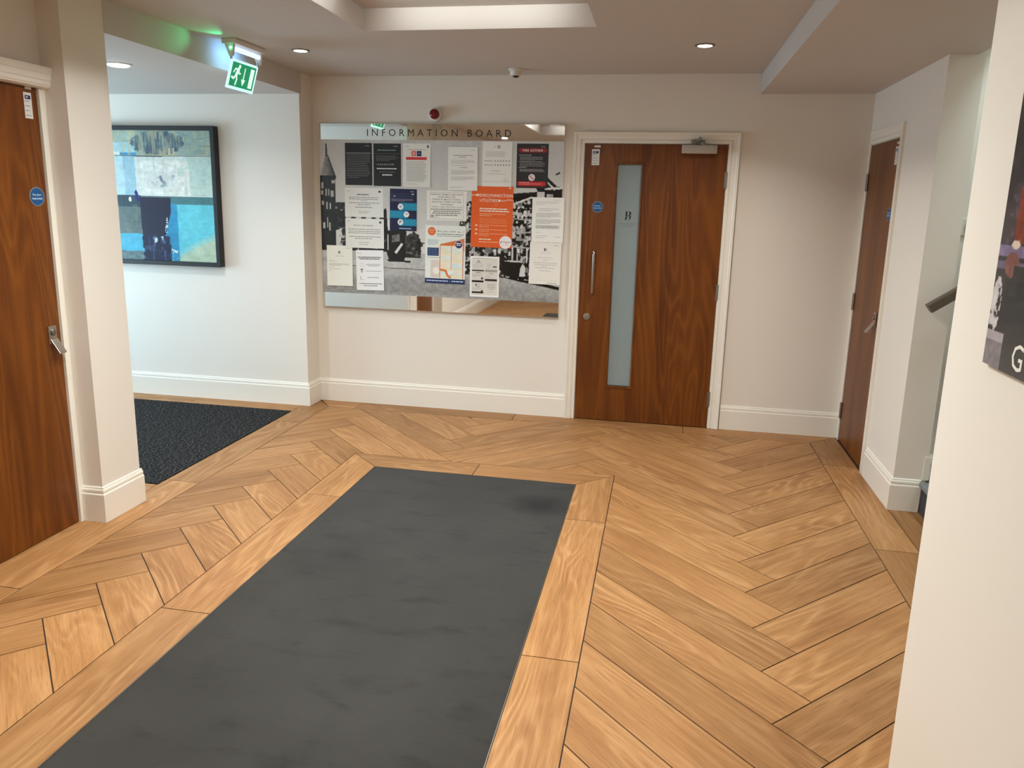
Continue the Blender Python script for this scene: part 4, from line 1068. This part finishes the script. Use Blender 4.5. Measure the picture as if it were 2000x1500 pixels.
scol(((sx-0.065)**2/0.0009+(sz-0.200)**2/0.0006 < 1), (120, 72, 66), 16); scol(((sx-0.07)**2/0.0003+(sz-0.238)**2/0.00006 < 1), (220, 200, 180), 8)
scol((sx > 0.075) & (sz < 0.20), (26, 28, 30), 4)
o = grid_print('street_print', 0.0005, SW-0.0005, 0.0005, SH-0.0005, si, sg, GLOSSP); o.location = (0, -0.0104, 0)
P = Print(SW, SH); P.text('G', 0.204, 0.015, 0.056, (236, 234, 226), None, 'L', 0.004)
q = P.build('lettering', sg); q.location = (0, -0.0106, 0)

# ------------------------------------------------------------------ fire alarm, detector, exit sign
al = tag(empty('fire_alarm', (-1.112, 0.012, 2.234)), 'round fire alarm beacon with a dark red lens above the board', 'alarm')
f3 = lambda r, a, h: (r*math.cos(a), -h, r*math.sin(a))
MB().lathe([(0.052, 0), (0.052, 0.022), (0.049, 0.030), (0.040, 0.034), (0.037, 0.040)], 36, f3).build('base', WHITEP, al, smooth=True)
MB().lathe([(0.0365, 0.034), (0.0365, 0.052), (0.033, 0.062), (0.024, 0.069), (0.012, 0.072)], 36, f3).build('lens', RED, al, smooth=True)
sd = tag(empty('smoke_detector', (-0.472, -0.234, ZC)), 'small white smoke detector on the ceiling above the board', 'detector')
fz = lambda r, a, h: (r*math.cos(a), r*math.sin(a), -h)
MB().lathe([(0.052, 0), (0.052, 0.008), (0.046, 0.014)], 32, fz).build('base', WHITEP, sd, smooth=True)
MB().lathe([(0.040, 0.012), (0.040, 0.034), (0.034, 0.044)], 32, fz).build('body', WHITEP, sd, smooth=True)
MB().lathe([(0.020, 0.044), (0.020, 0.052), (0.014, 0.055)], 20, fz).build('sensor', DARKP, sd, smooth=True)

ex_ = tag(empty('exit_sign', (-1.955, -1.19, ZC)), 'green running man emergency exit sign hanging from the ceiling', 'exit sign')
MB().box(-0.045, 0.045, -0.175, 0.175, -0.030, 0.0).build('housing', WHITEP, ex_, bevel=0.004)
for y in (-0.168, 0.150):
    m = MB(); m.prism([(-0.030, -0.03), (0.030, -0.03), (0.020, -0.095), (-0.002, -0.100)], y, y+0.018, lambda x, z, yy: (x, yy, z)); m.build('end_bracket', WHITEP, ex_, bevel=0.002)
MB().tube([(0.012, -0.148, -0.052), (0.012, 0.148, -0.052)], 0.014, 16).build('lamp_tube', m_emit('tube_glow', (0.62, 0.74, 1.0, 1), 0.8), ex_, smooth=True)
for y in (-0.158, 0.140): MB().tube([(0.006, y, -0.088), (0.004, y, -0.112)], 0.007, 10).build('clip', CHROME, ex_, smooth=True)
pn = empty('sign_plate', (0.004, 0, -0.106)); pn.parent = ex_
pn.rotation_euler = (0, math.radians(17), 0)
pn2 = pn
PWD, PHT = 0.305, 0.170
me = MB().box(-0.004, 0.002, -PWD/2, PWD/2, -PHT, 0.0)
t = NT('sign_acrylic'); t.color(L4(226, 244, 240)); t.set(Roughness=0.15)
t.bsdf.inputs['Emission Color'].default_value = (0.50, 1.0, 0.95, 1); t.bsdf.inputs['Emission Strength'].default_value = 0.7
bpy.data.objects.remove(pn)
pn = me.build('sign_plate', t.m, ex_, bevel=0.001); pn.location = (0.004, 0, -0.106); pn.rotation_euler = (0, math.radians(17), 0)
pn['label'] = 'tilted green and white sign plate'
t = NT('lit_sign_ink'); at = t.n('ShaderNodeAttribute', attribute_name='ink')
t.t.links.new(at.outputs['Color'], t.bsdf.inputs['Base Color']); t.t.links.new(at.outputs['Color'], t.bsdf.inputs['Emission Color']); t.bsdf.inputs['Emission Strength'].default_value = 0.6; t.set(Roughness=0.2)
P = Print(PWD, PHT); WH = (214, 250, 246)
P.rect(0.065, 0.10, 0.945, 0.92, (8, 140, 92))
P.disc(0.335, 0.80, 0.040, WH); P.stroke([(0.31, 0.70), (0.26, 0.50)], 0.085, WH); P.stroke([(0.30, 0.70), (0.20, 0.70), (0.155, 0.58)], 0.036, WH); P.stroke([(0.32, 0.68), (0.36, 0.56), (0.40, 0.58)], 0.032, WH)
P.stroke([(0.265, 0.50), (0.31, 0.36), (0.285, 0.18)], 0.046, WH); P.stroke([(0.25, 0.48), (0.19, 0.37), (0.12, 0.40)], 0.046, WH)
P.rect(0.525, 0.36, 0.56, 0.80, WH); P.poly([(0.465, 0.40), (0.62, 0.40), (0.5425, 0.17)], WH)
P.rect(0.75, 0.16, 0.89, 0.84, WH)
q = P.build('pictogram', pn, t.m); q.location = (0.0024, -PWD/2, -PHT); q.rotation_euler = (0, 0, math.pi/2)
MB().lathe([(0.006, 0), (0.006, 0.004), (0.003, 0.007)], 14, lambda r, a, h: (r*math.cos(a)+0.01, -0.168-h, -0.052+r*math.sin(a))).build('indicator_lamp', m_emit('green_led', (0.05, 1.0, 0.45, 1), 14.0), ex_)
ld = bpy.data.lights.new('tube_light', 'AREA'); ld.shape = 'RECTANGLE'; ld.size = 0.26; ld.size_y = 0.03; ld.energy = 0.22; ld.color = (0.16, 0.46, 1.0); ld.spread = math.radians(140)
lo = new_obj('tube_light', ld, ex_); lo.location = (-0.02, -0.0, -0.062); lo.rotation_euler = (0, math.radians(75), 0); lo.rotation_euler = Matrix(((0, 0, 1), (1, 0, 0), (0, 1, 0))).to_euler()
ld = bpy.data.lights.new('indicator_light', 'SPOT'); ld.energy = 2.2; ld.color = (0.03, 1.0, 0.35); ld.spot_size = math.radians(62); ld.spot_blend = 0.7; ld.shadow_soft_size = 0.004
lo = new_obj('indicator_light', ld, ex_); lo.location = (0.004, -0.185, -0.045)
lo.rotation_euler = Vector((-0.10, -1.0, 0.05)).to_track_quat('-Z', 'Y').to_euler()

# ------------------------------------------------------------------ downlights
GLOWW = m_emit('downlight_glow', (1.0, 0.94, 0.84, 1), 14.0)
GLOWN = m_emit('downlight_glow_neutral', (1.0, 0.98, 0.95, 1), 14.0)
def downlight(x, y, z, watts, colr, label, r=0.042, glow=None, spread=150, proud=0.0, group='recessed ceiling downlights'):
    d = tag(empty('downlight', (x, y, z)), label, 'downlight', group)
    MB().lathe([(r+0.014, 0.0), (r+0.014, 0.003), (r+0.006, 0.006), (r, 0.006), (r, 0.0)], 36, fz).build('trim_ring', STEELD if proud == 0 else WHITEP, d, smooth=True)
    MB().lathe([(r-0.002, 0.0005), (r-0.002, 0.004+proud), (r-0.008, 0.0065+proud)], 32, fz).build('lens', glow or GLOWW, d, smooth=True)
    if watts:
        ld = bpy.data.lights.new('downlight_light', 'AREA'); ld.shape = 'DISK'; ld.size = 2*r; ld.energy = watts; ld.color = colr; ld.spread = math.radians(spread)
        lo = new_obj('downlight_light', ld, d); lo.location = (0, 0, -0.012-proud)
    return d
downlight(-1.695, -0.975, ZC, SPOT_W, WARM, 'lit downlight in the ceiling right of the exit sign', spread=95)
downlight(0.754, -0.969, ZC, SPOT_W*2.4, WARM, 'lit downlight in the ceiling above the wooden back door', spread=128)
downlight(-2.62, -1.447, ZA, ALCOVE_W, (0.92, 0.95, 1.0), 'bright downlight in the low alcove ceiling', r=0.06, glow=GLOWN, proud=0.006)
for i, y in enumerate((-3.30, -5.40, -7.2)):  # assumed lamps out of view, repeating the two front ones
    downlight(-1.695, y, ZC, SPOT_W, WARM, ('first', 'second', 'third')[i]+' assumed downlight towards the viewer along the left of the ceiling', spread=95)
    downlight(0.754, y, ZC, SPOT_W*0.6, WARM, ('first', 'second', 'third')[i]+' assumed downlight towards the viewer along the right of the ceiling', spread=95)
for i, y in enumerate((-2.45, -3.20, -3.90)):  # assumed lamps, unseen in the coffer, added as the main room light
    for j, x in enumerate((-0.80, -0.10)):
        downlight(x, y, CFZ, COFFER_W*(0.82, 1.06)[j], NEUTRAL, 'assumed downlight inside the ceiling coffer, %s row, %s side' % (('far', 'middle', 'near')[i], ('left', 'right')[j]), r=0.075, group='assumed coffer downlights', spread=157)
GLOWD = m_emit('strip_glow', (1.0, 0.97, 0.93, 1), 3.0)
for nm, (x, y), ln_, face in (('far', (-0.447, -1.80), 0.95, (0, 1)), ('left', (-0.78, -3.2), 2.6, (-1, 0)), ('right', (-0.11, -3.2), 2.6, (1, 0)), ('near', (-0.447, -4.57), 0.95, (0, -1))):  # assumed unseen strips, added to brighten the coffer faces
    d = tag(empty('assumed_led_strip', (x, y, CFZ), math.atan2(-face[0], face[1])), 'assumed slim light strip inside the ceiling coffer facing its %s side' % nm, 'light strip', 'assumed coffer light strips')
    MB().box(-ln_/2, ln_/2, -0.015, 0.010, -0.030, 0).build('channel', WHITEP, d, fix=False)
    MB().box(-ln_/2, ln_/2, 0.010, 0.013, -0.027, -0.004).build('diffuser', GLOWD, d, fix=False)
    ld = bpy.data.lights.new('assumed_strip_lamp', 'AREA'); ld.shape = 'RECTANGLE'; ld.size = ln_; ld.size_y = 0.022; ld.energy = STRIP_W*ln_; ld.color = NEUTRAL; ld.spread = math.radians(85)
    lo = new_obj('assumed_strip_lamp', ld, d); lo.location = (0, 0.016, -0.016); lo.rotation_euler = (math.radians(90), 0, 0)
sl_ = tag(empty('added_stair_panel', (2.75, -1.98, 3.7)), 'added square cool panel standing in for daylight above the stairs', 'ceiling light')  # added panel in place of the daylight that cools the stairwell
MB().box(-0.3, 0.3, -0.3, 0.3, -0.03, 0).build('frame', WHITEP, sl_, bevel=0.004)
MB().box(-0.27, 0.27, -0.27, 0.27, -0.034, -0.03).build('diffuser', m_emit('panel_glow', (0.8, 0.92, 1.0, 1), 5.0), sl_, fix=False)
ld = bpy.data.lights.new('stair_fill_light', 'AREA'); ld.shape = 'SQUARE'; ld.size = 0.54; ld.energy = STAIR_W; ld.color = (0.74, 0.92, 0.96)
lo = new_obj('stair_fill_light', ld, sl_); lo.location = (0, 0, -0.045)
